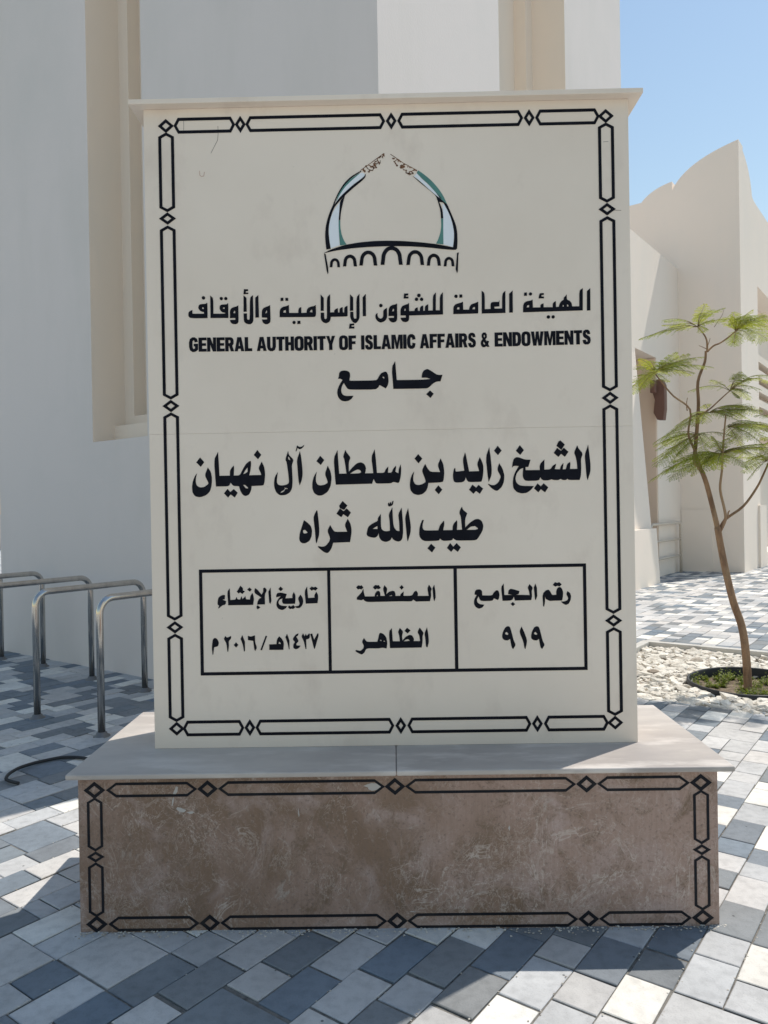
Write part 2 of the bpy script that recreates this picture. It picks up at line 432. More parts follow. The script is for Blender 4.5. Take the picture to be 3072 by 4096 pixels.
INK={
'authority_lettering':('ink',"""-1521,4568 -1521,4539 -1431,4537 -1431,4550 -1446,4553 -1462,4561 -1473,4577 -1475,4590 -1468,4606 -1455,4612 -1416,4614 -1408,4621 -1403,4618 -1404,4503 -1496,4503 -1541,4507 -1553,4520 -1552,4546 -1547,4556 -1534,4563|-1447,4583 -1439,4588 -1431,4583 -1432,4574 -1442,4575
-1420,4660 -1421,4653 -1427,4648 -1433,4647 -1440,4649 -1445,4654 -1447,4661 -1445,4667 -1440,4672 -1433,4674 -1426,4672 -1421,4667
-1380,4677 -1357,4656 -1358,4536 -1269,4534 -1265,4541 -1287,4546 -1301,4556 -1309,4574 -1308,4593 -1299,4603 -1286,4606 -1250,4607 -1246,4616 -1241,4613 -1242,4501 -1381,4503|-1283,4580 -1275,4585 -1268,4579 -1271,4571 -1282,4573
-1281,4652 -1283,4646 -1288,4641 -1295,4639 -1301,4641 -1306,4646 -1307,4653 -1306,4659 -1301,4664 -1294,4665 -1288,4663 -1283,4659
-1246,4651 -1248,4645 -1253,4640 -1260,4639 -1266,4641 -1271,4645 -1272,4652 -1270,4658 -1266,4663 -1259,4665 -1253,4663 -1248,4658
-1229,4514 -1229,4556 -1219,4574 -1202,4583 -1176,4589 -1163,4597 -1163,4471 -1171,4457 -1185,4451 -1211,4454 -1225,4465 -1230,4485 -1188,4485 -1188,4500 -1230,4499|-1204,4538 -1195,4557 -1188,4554 -1188,4535
-1117,4721 -1085,4720 -1085,4707 -1103,4705 -1103,4694 -1084,4694 -1084,4684 -1121,4682
-1121,4673 -1099,4654 -1098,4547 -1123,4546
-1123,4533 -1097,4533 -1097,4495 -1092,4485 -1082,4482 -1076,4490 -1071,4656 -1048,4673 -1047,4481 -1054,4462 -1068,4449 -1088,4449 -1110,4457 -1122,4473
-1030,4654 -1006,4673 -1004,4500 -1032,4499
-982,4499 -981,4551 -970,4570 -949,4581 -928,4586 -916,4594 -914,4472 -921,4456 -939,4446 -958,4447 -974,4459 -982,4483 -941,4484 -941,4497|-955,4531 -945,4554 -940,4550 -941,4533
-843,4499 -842,4548 -833,4568 -813,4579 -784,4585 -770,4592 -769,4530 -698,4529 -696,4558 -687,4570 -674,4573 -674,4528 -634,4529 -631,4551 -619,4568 -593,4577 -574,4580 -561,4588 -560,4517 -566,4498 -582,4495|-816,4535 -811,4549 -794,4554 -794,4532|-609,4534 -600,4550 -589,4552 -588,4530
-833,4648 -812,4649 -811,4625 -834,4624
-796,4647 -775,4647 -774,4624 -796,4625
-719,4455 -721,4449 -726,4444 -732,4443 -739,4445 -743,4449 -745,4456 -743,4462 -738,4467 -732,4469 -725,4467 -721,4462
-705,4467 -683,4468 -682,4444 -707,4444
-522,4668 -498,4641 -500,4541 -524,4542
-524,4528 -497,4527 -497,4487 -492,4477 -482,4478 -476,4486 -474,4644 -449,4668 -450,4528 -420,4528 -418,4543 -406,4554 -390,4559 -389,4526 -379,4526 -377,4552 -367,4563 -353,4567 -352,4526 -342,4525 -340,4563 -328,4572 -315,4577 -315,4499 -320,4494 -446,4494 -450,4469 -460,4454 -482,4444 -502,4450 -518,4464 -525,4487
-294,4665 -270,4640 -271,4538 -297,4537
-295,4530 -271,4530 -269,4482 -260,4474 -248,4478 -245,4640 -221,4667 -222,4491 -230,4465 -246,4446 -256,4440 -275,4448 -290,4470 -296,4492
-301,4437 -266,4439 -266,4425 -286,4424 -286,4415 -265,4414 -265,4400 -307,4400
-197,4639 -172,4666 -173,4494 -198,4494
-84,4516 -83,4494 -75,4478 -59,4471 -44,4479 -39,4497 -39,4532 -28,4545 -10,4554 -9,4483 -20,4461 -36,4448 -62,4441 -85,4453 -99,4475 -101,4495 -95,4508
-43,4574 -45,4567 -50,4562 -57,4560 -64,4562 -69,4567 -70,4574 -68,4581 -63,4586 -57,4587 -50,4585 -45,4580
1,4491 3,4544 14,4565 34,4576 53,4579 69,4586 69,4466 60,4448 41,4440 22,4444 7,4457 1,4476 43,4476 44,4491|28,4526 38,4547 45,4545 44,4527
94,4494 95,4542 108,4565 130,4575 150,4580 162,4589 162,4526 203,4526 205,4540 214,4550 229,4553 230,4526 244,4525 246,4552 256,4562 271,4567 271,4526 283,4526 285,4558 295,4569 310,4576 310,4527 345,4527 347,4641 371,4666 368,4528 399,4527 401,4639 425,4667 423,4495 161,4492 161,4464 153,4448 135,4441 112,4445 99,4459 94,4475 135,4476 135,4493|122,4528 129,4547 135,4545 135,4529
125,4662 158,4662 157,4648 138,4646 138,4638 159,4637 158,4624 120,4624
253,4645 251,4638 246,4633 239,4631 232,4633 227,4638 225,4646 227,4653 232,4658 240,4659 247,4657 252,4652
234,4616 232,4609 227,4604 220,4603 213,4604 208,4610 207,4616 208,4623 214,4628 220,4630 227,4628 232,4623
273,4615 271,4608 266,4603 259,4602 252,4604 248,4609 246,4616 248,4622 253,4627 260,4629 266,4627 271,4622
539,4633 538,4626 533,4621 526,4620 519,4622 514,4627 512,4633 514,4640 519,4645 526,4647 533,4645 538,4640
503,4496 504,4550 517,4569 537,4577 563,4583 579,4591 580,4529 625,4528 630,4551 643,4569 669,4577 697,4588 696,4501 690,4497 535,4496|531,4532 536,4547 550,4549 551,4531|651,4531 657,4545 671,4548 671,4530
552,4646 575,4646 575,4623 552,4622
725,4672 748,4653 747,4529 792,4530 791,4561 797,4579 810,4584 855,4583 861,4597 860,4549 819,4546 823,4532 880,4532 883,4646 908,4669 906,4497 723,4496
937,4645 964,4669 963,4499 935,4499
1042,4499 1043,4549 1051,4572 1071,4584 1100,4588 1117,4596 1118,4535 1176,4534 1177,4553 1186,4561 1201,4565 1201,4535 1271,4534 1272,4564 1283,4575 1296,4580 1296,4535 1318,4536 1324,4560 1338,4579 1357,4591 1357,4607 1367,4615 1380,4631 1381,4590 1402,4582 1418,4561 1420,4537 1476,4537 1478,4660 1505,4676 1502,4505 1115,4500|1069,4536 1076,4552 1090,4555 1089,4537|1347,4535 1349,4551 1356,4549 1356,4537|1381,4537 1382,4555 1392,4549 1392,4537
1053,4651 1074,4652 1074,4627 1051,4626
1114,4639 1112,4633 1108,4628 1101,4627 1095,4628 1090,4633 1089,4640 1090,4646 1095,4651 1102,4652 1108,4650 1113,4646
1170,4640 1181,4644 1204,4644 1204,4631 1186,4629 1186,4618 1204,4617 1204,4604 1163,4604
1250,4459 1248,4452 1243,4447 1236,4446 1229,4448 1224,4453 1223,4459 1225,4466 1230,4471 1236,4473 1243,4471 1248,4466
1286,4459 1284,4452 1280,4448 1273,4446 1267,4448 1262,4453 1260,4459 1262,4466 1267,4470 1274,4472 1280,4470 1285,4465
1537,4654 1562,4675 1561,4504 1534,4503"""),
'mosque_lettering':('ink',"""-398,4013 -391,4032 -389,4058 -376,4071 -350,4077 -321,4072 -305,4057 -304,4031 -311,3999 -293,3995 -106,3995 -92,4004 -79,4030 -63,4050 -33,4062 -20,4058 -9,4032 -6,3983 -14,3954 -29,3931 -77,3959 -87,3940 -110,3924 -307,3927 -326,3934 -340,3954 -353,3980 -368,3958 -376,3926 -372,3900 -356,3883 -327,3878 -281,3879 -295,3856 -318,3841 -347,3836 -376,3843 -399,3868 -407,3900 -404,3929 -387,3968 -364,4003 -377,4013|-55,4020 -47,4024 -39,4017 -41,4005
19,4094 47,4141 57,3994 250,3993 321,3998 285,4009 250,4009 254,4043 267,4065 293,4076 315,4067 366,4031 389,4027 411,4029 396,3979 362,3976 339,3964 303,3932 287,3925 35,3926 29,3927
283,3881 313,3909 341,3883 316,3851"""),
'name_lettering':('ink',"""-1508,3299 -1518,3261 -1519,3228 -1510,3202 -1487,3189 -1455,3191 -1422,3213 -1421,3226 -1448,3282 -1423,3343 -1400,3310 -1392,3258 -1396,3200 -1410,3155 -1443,3126 -1489,3112 -1527,3121 -1546,3151 -1549,3196 -1541,3241 -1524,3280
-1512,3384 -1482,3422 -1450,3385 -1478,3349
-1374,3402 -1341,3463 -1333,3277 -1252,3277 -1251,3314 -1241,3333 -1221,3354 -1218,3333 -1222,3277 -1174,3278 -1154,3319 -1127,3364 -1100,3386 -1087,3388 -1085,3363 -1092,3311 -1102,3277 -1008,3278 -1010,3290 -1029,3331 -1003,3381 -984,3342 -977,3290 -983,3225 -990,3199 -1003,3195 -1084,3193 -1088,3162 -1105,3127 -1131,3115 -1154,3125 -1173,3157 -1182,3193 -1227,3196 -1247,3222 -1260,3198 -1276,3194 -1362,3194|-1148,3286 -1134,3312 -1113,3339 -1114,3305 -1128,3294|-1151,3202 -1136,3203 -1112,3182 -1114,3174 -1130,3177
-1301,3140 -1272,3174 -1251,3149 -1224,3172 -1194,3143 -1217,3106 -1249,3131 -1269,3106
-1063,3434 -1035,3472 -1005,3434 -1031,3400
-878,3298 -886,3249 -887,3217 -877,3199 -851,3193 -815,3198 -792,3212 -797,3280 -808,3371 -819,3394 -796,3460 -790,3429 -753,3391 -769,3351 -766,3280 -765,3221 -770,3170 -787,3138 -820,3119 -865,3116 -894,3140 -908,3179 -910,3218 -902,3263|-797,3413 -791,3415 -779,3387 -794,3395|-830,3176 -803,3170 -805,3166 -822,3167 -834,3145 -862,3134 -852,3149 -839,3153 -825,3168
-729,3390 -704,3458 -695,3414 -687,3324 -686,3272 -695,3227 -710,3191 -718,3221 -725,3324
-737,3457 -726,3502 -706,3489 -687,3492 -669,3506 -674,3492 -694,3474 -710,3472 -721,3483 -732,3456
-576,3296 -584,3251 -583,3218 -572,3195 -550,3188 -517,3193 -493,3207 -493,3220 -514,3277 -490,3340 -470,3300 -461,3249 -469,3184 -492,3139 -535,3111 -567,3109 -599,3128 -613,3167 -612,3212 -600,3257
-577,3377 -547,3418 -516,3385 -544,3347
-443,3398 -412,3460 -402,3277 -345,3277 -360,3389 -369,3407 -361,3434 -351,3460 -341,3440 -311,3401 -326,3366 -327,3291 -305,3317 -265,3355 -233,3363 -207,3351 -193,3321 -196,3296 -202,3276 -137,3276 -151,3401 -124,3461 -116,3391 -109,3278 -53,3277 -40,3306 -20,3327 -20,3312 -24,3278 5,3278 19,3311 38,3331 41,3320 34,3285 57,3272 62,3310 76,3341 80,3304 76,3252 65,3207 55,3196 18,3207 -3,3195 -55,3195 -113,3195 -125,3207 -135,3233 -148,3195 -430,3192 -435,3255|-317,3276 -286,3297 -256,3308 -237,3300 -231,3286 -241,3278 -279,3276
180,3284 172,3244 172,3212 184,3186 210,3177 242,3185 267,3200 266,3216 242,3281 244,3301 266,3342 283,3307 305,3279 380,3276 362,3331 386,3381 406,3337 413,3278 408,3220 399,3196 288,3193 284,3164 271,3132 241,3107 206,3100 170,3111 148,3141 144,3180 149,3225 163,3263
184,3383 213,3418 244,3383 215,3346
336,3138 365,3173 395,3140 367,3104
484,3281 488,3298 495,3306 499,3302 500,3281 505,3277 568,3283 557,3369 576,3425 582,3405 605,3277 683,3278 667,3334 689,3385 702,3361 714,3326 716,3291 712,3242 701,3198 692,3195 602,3194 588,3206 578,3232 570,3206 553,3194 504,3192 488,3199 481,3218 479,3253
602,3135 629,3174 657,3150 676,3172 711,3142 685,3102 656,3125 636,3103
736,3386 763,3461 772,3395 780,3298 778,3246 755,3192 747,3247
838,3337 863,3296 877,3244 873,3193 855,3151 822,3123 803,3126 777,3143 749,3176 752,3179 778,3167 803,3168 829,3187 848,3226 846,3242 822,3285
800,3433 829,3471 859,3434 830,3399
937,3300 941,3334 952,3369 971,3381 994,3378 1038,3361 1081,3359 1063,3304 1041,3303 1042,3279 1151,3278 1151,3311 1160,3333 1188,3359 1186,3281 1233,3282 1250,3309 1276,3324 1277,3315 1265,3283 1307,3281 1314,3308 1334,3329 1333,3314 1328,3280 1352,3281 1362,3320 1385,3337 1388,3322 1384,3282 1441,3282 1438,3331 1430,3376 1417,3408 1443,3463 1451,3441 1485,3400 1469,3356 1471,3292 1467,3228 1457,3196 1373,3197 1364,3207 1351,3197 1325,3198 1311,3208 1293,3197 1254,3199 1242,3205 1216,3197 1177,3197 1161,3210 1155,3223 1142,3196 1042,3196 1026,3210 1018,3235 1023,3297 998,3287 972,3256 961,3217 968,3185 990,3164 1022,3157 1104,3155 1080,3125 1047,3103 1008,3099 970,3111 945,3140 941,3185 946,3224 959,3262 989,3312 960,3314 947,3311
969,3430 1000,3473 1031,3434 1002,3398
1104,3137 1132,3175 1157,3152 1180,3175 1214,3143 1189,3105 1157,3130 1137,3106
1283,3463 1298,3495 1314,3504 1347,3471 1319,3431
1261,3408 1287,3447 1317,3424 1339,3447 1374,3415 1346,3377 1317,3401 1296,3377
1499,3388 1527,3466 1535,3394 1543,3310 1541,3259 1519,3193 1511,3220 1504,3324"""),
'blessing_lettering':('ink',"""-682,2921 -655,2902 -630,2876 -620,2844 -624,2798 -641,2760 -671,2742 -697,2741 -716,2755 -722,2781 -715,2826|-690,2842 -675,2846 -655,2826 -663,2820 -684,2817 -691,2829
-608,2937 -599,2966 -581,2997 -576,2992 -565,2882 -564,2810 -587,2739 -593,2753 -598,2837
-502,2835 -479,2880 -465,2854 -446,2826 -347,2826 -367,2878 -342,2926 -322,2890 -313,2845 -315,2806 -327,2745 -458,2742 -471,2699 -494,2667 -510,2662 -536,2674 -577,2710 -575,2718 -542,2712 -516,2719 -489,2751 -480,2777
-407,3028 -379,3065 -343,3029 -368,2995 -401,3009
-429,2967 -401,3007 -372,2986 -349,3007 -316,2974 -340,2938 -375,2962 -392,2939
-198,2801 -190,2843 -180,2865 -150,2887 -109,2905 -108,2929 -84,2960 -85,2867 -80,2841 -64,2827 -41,2824 -16,2828 -16,2892 -24,2956 6,3009 10,2891 17,2852 36,2827 58,2824 57,2890 50,2955 78,3005 86,2890 86,2812 80,2767 67,2748 48,2742 22,2750 6,2762 -2,2776 -14,2753 -49,2740 -82,2751 -100,2777 -104,2812 -113,2787 -133,2775 -165,2779 -188,2788|-150,2845 -113,2866 -112,2842
103,2932 128,3001 136,2941 147,2863 144,2811 121,2741 116,2760 107,2870
-28,3041 -18,3048 -17,3034 -5,3054 0,3034 8,3059 16,3060 13,3037 4,3022 -19,3015 -28,3024
210,2797 213,2843 224,2881 236,2907 248,2907 239,2874 237,2849 246,2829 269,2825 359,2825 373,2866 404,2899 407,2872 397,2825 469,2825 471,2858 483,2880 505,2901 507,2876 503,2826 543,2827 535,2928 524,2954 529,2979 545,3005 552,2982 585,2953 568,2909 568,2844 605,2881 644,2905 670,2909 696,2893 709,2854 701,2815 661,2751 638,2742 500,2743 484,2751 473,2762 464,2745 403,2742 384,2748 371,2761 363,2744 254,2742 229,2755 215,2775|578,2825 611,2849 643,2853 663,2838 667,2830 643,2824
272,2687 302,2722 334,2691 307,2654
423,2687 449,2725 473,2696 499,2724 531,2690 507,2655 476,2680 456,2656"""),
'table_lettering':('ink',"""-1360,2327 -1343,2343 -1320,2351 -1307,2348 -1309,2317 -1327,2314 -1298,2301 -1305,2275 -1328,2269 -1341,2259 -1358,2245 -1362,2250 -1353,2266 -1366,2276 -1366,2292
-1289,2375 -1269,2401 -1266,2310 -1227,2312 -1217,2332 -1210,2315 -1191,2312 -1178,2338 -1172,2315 -1148,2337 -1144,2314 -1113,2311 -1109,2340 -1093,2362 -1085,2339 -1082,2313 -1089,2269 -1283,2269
-1205,2387 -1186,2420 -1165,2399 -1167,2383 -1151,2376 -1171,2355 -1189,2368 -1200,2359 -1215,2374
-1133,2389 -1115,2405 -1097,2388 -1113,2372
-1078,2372 -1073,2399 -1057,2391 -1022,2348 -1008,2371 -1009,2397 -995,2403 -979,2383 -997,2348 -997,2272 -1058,2271 -1054,2293 -1045,2313 -1025,2325 -1048,2342 -1070,2355
-969,2370 -951,2402 -948,2337 -946,2298 -955,2274 -963,2286
-1063,2255 -1054,2266 -1033,2248 -1053,2234 -1062,2242
-908,2324 -908,2343 -898,2359 -872,2362 -826,2350 -837,2316 -782,2318 -783,2341 -771,2364 -759,2341 -758,2308 -763,2273 -854,2272 -864,2291 -860,2316 -883,2307 -893,2284 -883,2265 -861,2258 -825,2256 -835,2238 -865,2224 -894,2236 -908,2259 -906,2291 -889,2317 -873,2333 -902,2327
-890,2389 -874,2409 -853,2389 -872,2372
-720,2343 -703,2320 -698,2288 -705,2262 -725,2240 -751,2238 -764,2253 -734,2256 -726,2275 -740,2314
-819,2248 -809,2260 -796,2251 -776,2263 -761,2247 -777,2231 -790,2236 -803,2231
-687,2369 -667,2405 -660,2316 -610,2318 -612,2335 -596,2364 -583,2341 -582,2312 -588,2275 -679,2272
-648,2389 -631,2405 -615,2397 -602,2404 -584,2390 -601,2372 -618,2381 -631,2372
-649,2034 -634,2041 -619,1992 -592,2040 -584,2037 -585,2017 -615,1920 -622,1924 -640,2002
-718,2019 -704,2042 -693,2019 -683,2038 -676,2022 -657,2041 -651,2033 -654,2002 -681,1993 -680,1920 -687,1920 -700,1983
-781,2010 -758,2036 -740,2042 -743,2026 -758,2017 -741,1987 -743,1977 -759,1962 -756,1949 -725,1946 -740,1926 -763,1918 -782,1929 -782,1955 -769,1975 -784,1994
-842,2015 -829,2040 -811,1988 -812,1920 -816,1919 -826,1966
-969,1960 -913,1961 -908,1999 -891,2022 -872,2005 -854,1973 -860,1916 -969,1917|-897,1964 -892,1980 -880,1970 -879,1961
-1039,1918 -996,2027 -984,2025 -1026,1916
-1134,2029 -1112,2022 -1079,2032 -1079,1976 -1065,1937 -1078,1911 -1086,1921 -1093,1989 -1116,1993 -1134,1996
-1191,2007 -1178,2035 -1158,1984 -1159,1912 -1166,1907 -1175,1961
-1245,1959 -1228,1980 -1210,1960 -1227,1939
-1323,2009 -1310,2030 -1300,2018 -1284,2021 -1266,2031 -1265,2011 -1285,1989 -1283,1953 -1291,1907 -1296,1909 -1302,1973
-1417,1942 -1408,2007 -1391,2018 -1372,2006 -1361,1980 -1368,1951 -1399,1945 -1407,1887 -1412,1887
-282,2314 -263,2333 -240,2358 -231,2384 -224,2339 -218,2321 -144,2321 -140,2341 -127,2360 -111,2364 -100,2353 -98,2323 -63,2323 -78,2378 -65,2406 -43,2380 -53,2336 -30,2355 -4,2362 12,2358 19,2338 18,2322 55,2321 57,2334 83,2355 81,2321 147,2321 164,2352 180,2360 193,2342 192,2319 276,2318 266,2376 280,2405 302,2371 293,2353 296,2318 285,2276 195,2276 179,2274 156,2291 143,2277 62,2279 -57,2278 -200,2277 -222,2287 -232,2300 -245,2291 -282,2298|-129,2322 -121,2331 -116,2323|-34,2321 -11,2329 -6,2322
306,2376 321,2404 329,2349 330,2304 319,2275 313,2291
-286,2393 -269,2409 -252,2404 -243,2409 -229,2391 -246,2375 -259,2381 -272,2375
-156,2391 -136,2410 -120,2405 -110,2408 -94,2385 -114,2375 -123,2381 -140,2373
51,2387 68,2405 84,2387 67,2368
-299,1903 -293,1907 -261,1898 -238,1918 -233,1937 -248,1970 -232,1999 -221,1983 -208,1968 -129,1968 -120,1997 -113,2030 -103,2038 -81,2029 -59,2003 -50,1961 -57,1915 -89,1921 -122,1916 -214,1918 -229,1886 -249,1870 -271,1878 -297,1894|-109,1978 -101,1984 -95,1977 -98,1971|-81,1969 -75,1977 -66,1967
-37,2045 -14,2073 -8,1970 46,1969 43,2011 33,2043 48,2072 73,2046 64,2011 67,1975 93,2004 123,2018 142,2013 156,1990 154,1969 203,1968 197,2015 184,2038 202,2073 233,2031 223,2008 223,1963 215,1918 -31,1917|75,1968 93,1981 112,1984 124,1971
238,2027 259,2074 268,2020 272,1962 260,1918 248,1924 245,1982
84,2049 104,2073 131,2052 108,2029
631,2322 635,2348 648,2361 674,2363 690,2350 691,2315 767,2313 780,2336 800,2354 816,2351 825,2322 820,2290 811,2277 781,2291 768,2271 682,2271 670,2286 662,2309 648,2283 653,2260 672,2247 706,2243 691,2221 662,2211 636,2228 625,2254 629,2286 648,2319
837,2377 858,2404 862,2315 923,2315 891,2322 894,2350 909,2363 932,2359 979,2344 973,2320 947,2316 1057,2312 1053,2341 1042,2370 1058,2397 1083,2370 1073,2341 1076,2305 1069,2273 943,2271 934,2302 921,2272 847,2270
909,2245 927,2260 944,2244 926,2228
1090,2370 1103,2400 1114,2369 1116,2305 1104,2271 1098,2279
1156,2298 1163,2327 1183,2346 1205,2352 1218,2335 1231,2309 1263,2311 1263,2341 1273,2364 1289,2372 1305,2363 1316,2334 1314,2295 1307,2266 1227,2265 1214,2263 1182,2278 1176,2297 1175,2252 1167,2220 1160,2223 1159,2259
1237,2388 1255,2409 1273,2402 1287,2409 1306,2391 1289,2374 1272,2381 1257,2373
1350,2338 1369,2323 1377,2301 1373,2268 1358,2240 1335,2230 1310,2244 1299,2258 1323,2258 1346,2266 1356,2282 1340,2314
839,1999 846,2031 866,2066 885,2074 901,2068 912,2030 929,1959 944,1929 923,1895 912,1907 900,1975 884,1963 858,1965 842,1978|862,2021 875,2029 888,2014 884,2006 868,2008
1063,1995 1070,2028 1089,2063 1109,2070 1125,2064 1136,2027 1152,1955 1168,1926 1147,1892 1135,1904 1123,1972 1107,1959 1081,1962 1065,1975|1085,2018 1098,2026 1111,2011 1108,2003 1092,2005
973,2028 990,2070 1007,2035 1026,1983 1032,1951 1018,1895 1011,1899 1003,1951"""),
'emblem_black':('ink',"""-479,5135 -473,5193 -459,5250 -438,5308 -411,5365 -404,5359 -419,5307 -436,5256 -448,5205 -453,5147 -447,5082 -438,5021 -471,5015 -478,5077
-413,5363 -391,5416 -364,5467 -325,5525 -272,5575 -194,5618 -191,5612 -266,5567 -318,5515 -355,5464 -385,5413 -404,5359
-404,5359 -365,5411 -313,5461 -254,5511 -169,5571 -159,5592 -156,5589 -159,5569 -189,5538 -254,5488 -320,5431 -359,5393 -399,5349 -419,5307 -412,5340
-359,5387 -320,5431 -339,5364 -354,5300 -360,5242 -371,5242 -364,5319
208,5568 256,5531 313,5478 370,5426 421,5386 472,5340 465,5334 440,5360 402,5367 380,5419 326,5465 262,5518
469,5346 491,5294 515,5236 534,5184 544,5126 545,5055 540,5000 510,5011 518,5075 520,5126 511,5185 496,5243 471,5301 440,5360
382,5416 405,5373 420,5335 433,5296 437,5238 420,5238 417,5296 401,5361
-490,4988 -437,5014 -327,5048 -210,5065 -100,5073 10,5073 126,5068 255,5056 383,5039 512,5011 537,5001 531,4991 447,4998 318,5015 190,5026 28,5032 -133,5029 -262,5022 -392,5007
-490,4985 -478,4980 -460,4876 -459,4838 -464,4825 -472,4851
540,4968 553,4971 549,4946 544,4830 537,4811 527,4843
-448,4878 -444,4905 -443,4916 -439,4926 -433,4934 -425,4941 -416,4945 -406,4946 -397,4944 -388,4940 -381,4933 -375,4924 -371,4914 -370,4903 -368,4876 -388,4877 -390,4904 -391,4909 -392,4915 -395,4919 -398,4923 -402,4925 -407,4926 -411,4925 -415,4923 -419,4920 -422,4915 -423,4910 -424,4904 -428,4878
-345,4882 -340,4916 -338,4931 -333,4944 -325,4956 -314,4965 -302,4970 -289,4972 -276,4970 -264,4964 -254,4955 -246,4943 -242,4929 -240,4914 -236,4880 -261,4881 -265,4915 -265,4923 -268,4931 -272,4938 -277,4943 -283,4946 -289,4948 -296,4947 -302,4943 -308,4938 -312,4932 -314,4924 -315,4916 -320,4882
-218,4886 -212,4928 -209,4947 -203,4965 -192,4980 -179,4991 -163,4998 -146,5000 -130,4997 -115,4990 -101,4978 -92,4962 -85,4945 -84,4926 -79,4883 -106,4884 -111,4926 -112,4938 -115,4949 -121,4959 -128,4966 -137,4971 -147,4973 -157,4972 -166,4967 -173,4960 -179,4951 -183,4940 -185,4928 -191,4886
-53,4888 -46,4943 -43,4966 -34,4987 -21,5006 -5,5020 14,5028 35,5031 55,5028 74,5018 90,5004 102,4985 110,4963 112,4939 118,4885 89,4886 83,4940 81,4956 76,4970 69,4983 59,4993 47,4999 34,5001 22,5000 10,4994 -1,4984 -9,4972 -14,4958 -16,4942 -24,4888
146,4883 152,4925 155,4944 161,4961 172,4976 185,4987 200,4994 217,4996 233,4993 248,4986 261,4974 271,4959 277,4941 279,4923 284,4880 257,4881 252,4923 251,4935 248,4946 242,4955 234,4963 226,4968 216,4969 207,4968 198,4964 190,4957 184,4947 181,4936 179,4925 173,4883
304,4875 309,4909 311,4924 316,4938 324,4950 335,4958 347,4964 360,4966 373,4963 385,4957 395,4948 403,4936 408,4922 410,4907 413,4872 389,4873 385,4908 384,4916 382,4924 378,4931 373,4936 366,4940 360,4941 353,4940 347,4937 341,4932 337,4925 334,4917 333,4909 328,4874
435,4867 439,4896 440,4907 444,4917 451,4926 458,4933 468,4937 478,4938 487,4936 496,4932 504,4925 510,4916 514,4905 515,4894 518,4865 497,4866 494,4894 494,4900 492,4906 489,4911 486,4914 482,4917 477,4917 473,4917 469,4915 465,4911 462,4906 460,4901 460,4895 456,4866"""),
'emblem_white':('white',"""-395,5370 -375,5410 -349,5454 -315,5499 -276,5536 -201,5599 -181,5605 -162,5589 -170,5573 -255,5513 -314,5462 -367,5412
-409,5317 -360,5380 -366,5319 -373,5255 -374,5190 -372,5119 -368,5047 -437,5024 -446,5082 -451,5147 -447,5205 -435,5256
237,5590 273,5549 323,5503 377,5444 428,5392 420,5389 372,5428 315,5481 257,5534 218,5567
433,5347 445,5346 470,5301 495,5243 510,5185 519,5126 517,5075 509,5014 436,5036 436,5141 438,5238 435,5296"""),
'emblem_green':('green',"""-365,5455 -325,5508 -272,5559 -227,5587 -207,5599 -201,5598 -273,5541 -319,5495 -352,5451 -382,5400 -392,5384
-372,5241 -360,5240 -360,5184 -352,5132 -336,5086 -314,5051 -365,5045 -370,5119 -374,5190
250,5612 296,5579 353,5529 403,5470 441,5411 469,5346 462,5341 429,5373 378,5444 327,5504 276,5550 238,5593
420,5237 437,5236 435,5036 379,5044 397,5078 414,5129 421,5180"""),
}# ================================================================== GROUND
bm = bmesh.new()
# one sheet to the horizon, with the hole of the planting bed left out
BA0, BA1, BB0, BB1 = .505, 6.0, 1.672, 4.066            # bed in grid coordinates
xs = [-600, BA0 - .1, BA1 + .1, 600]
ys = [-600, BB0 - .004, BB1 + .1, 600]
gv = [[bm.verts.new(W(a, b, -.006)) for b in ys] for a in xs]
for i in range(3):
    for j in range(3):
        if (i, j) != (1, 1):
            bm.faces.new((gv[i][j], gv[i + 1][j], gv[i + 1][j + 1], gv[i][j + 1]))
tag(link("ground", bm, M_SAND), kind="structure")

# pavers: columns of .1445 m along GB
CW, CA0 = .1445, .703
FIX = [(0,2,-2.858,-2.617,'l'),(2,1,-2.86,-2.617,'d'),(2,1,-2.613,-2.447,'m'),(3,1,-2.777,-2.54,'d'),(3,1,-2.537,-2.297,'l'),(4,1,-2.624,-2.472,'l'),
(3,1,-2.944,-2.791,'l'),(2,1,-3.043,-2.866,'b'),(1,1,-3.104,-2.863,'l'),(0,1,-3.021,-2.862,'b'),(-2,2,-3.1,-2.864,'l'),(4,1,-2.467,-2.235,'d'),
(5,1,-2.393,-2.156,'l'),(6,1,-2.313,-2.056,'b'),(7,1,-2.241,-1.98,'d'),(5,1,-2.628,-2.397,'b'),(6,1,-2.548,-2.318,'l'),(7,1,-2.404,-2.246,'l'),
(7,1,-2.57,-2.41,'d'),(8,1,-2.323,-2.094,'d'),(8,1,-2.09,-1.83,'b'),(6,1,-2.72,-2.553,'l'),(8,1,-2.5,-2.328,'m'),(9,1,-1.917,-1.766,'l'),(9,1,-2.166,-1.92,'m'),
(10,1,-1.925,-1.678,'b'),(11,1,-1.842,-1.668,'d'),(11,1,-1.66,-1.431,'b'),(12,1,-1.602,-1.429,'m'),(12,1,-1.848,-1.606,'m'),(10,1,-2.095,-1.929,'m'),
(11,1,-2.066,-1.848,'c'),(12,2,-2.1,-1.854,'m'),(13,1,-1.675,-1.439,'c'),(13,1,-1.848,-1.68,'m'),(10,1,-2.26,-2.1,'m'),(9,1,-2.42,-2.172,'c'),(4,2,-2.88,-2.64,'d')]
TONE = {'l': (.61, .585, .555), 'd': (.25, .268, .28), 'm': (.535, .525, .51), 'b': (.225, .255, .285), 'c': (.82, .785, .715)}
LOA, HIA, LOB, HIB = -11.0, 15.0, -9.5, 17.5
k0, k1 = int((LOA - CA0) / CW), int((HIA - CA0) / CW)
rnd = random.Random(11)
occ = {k: [] for k in range(k0, k1 + 1)}
PAV = []
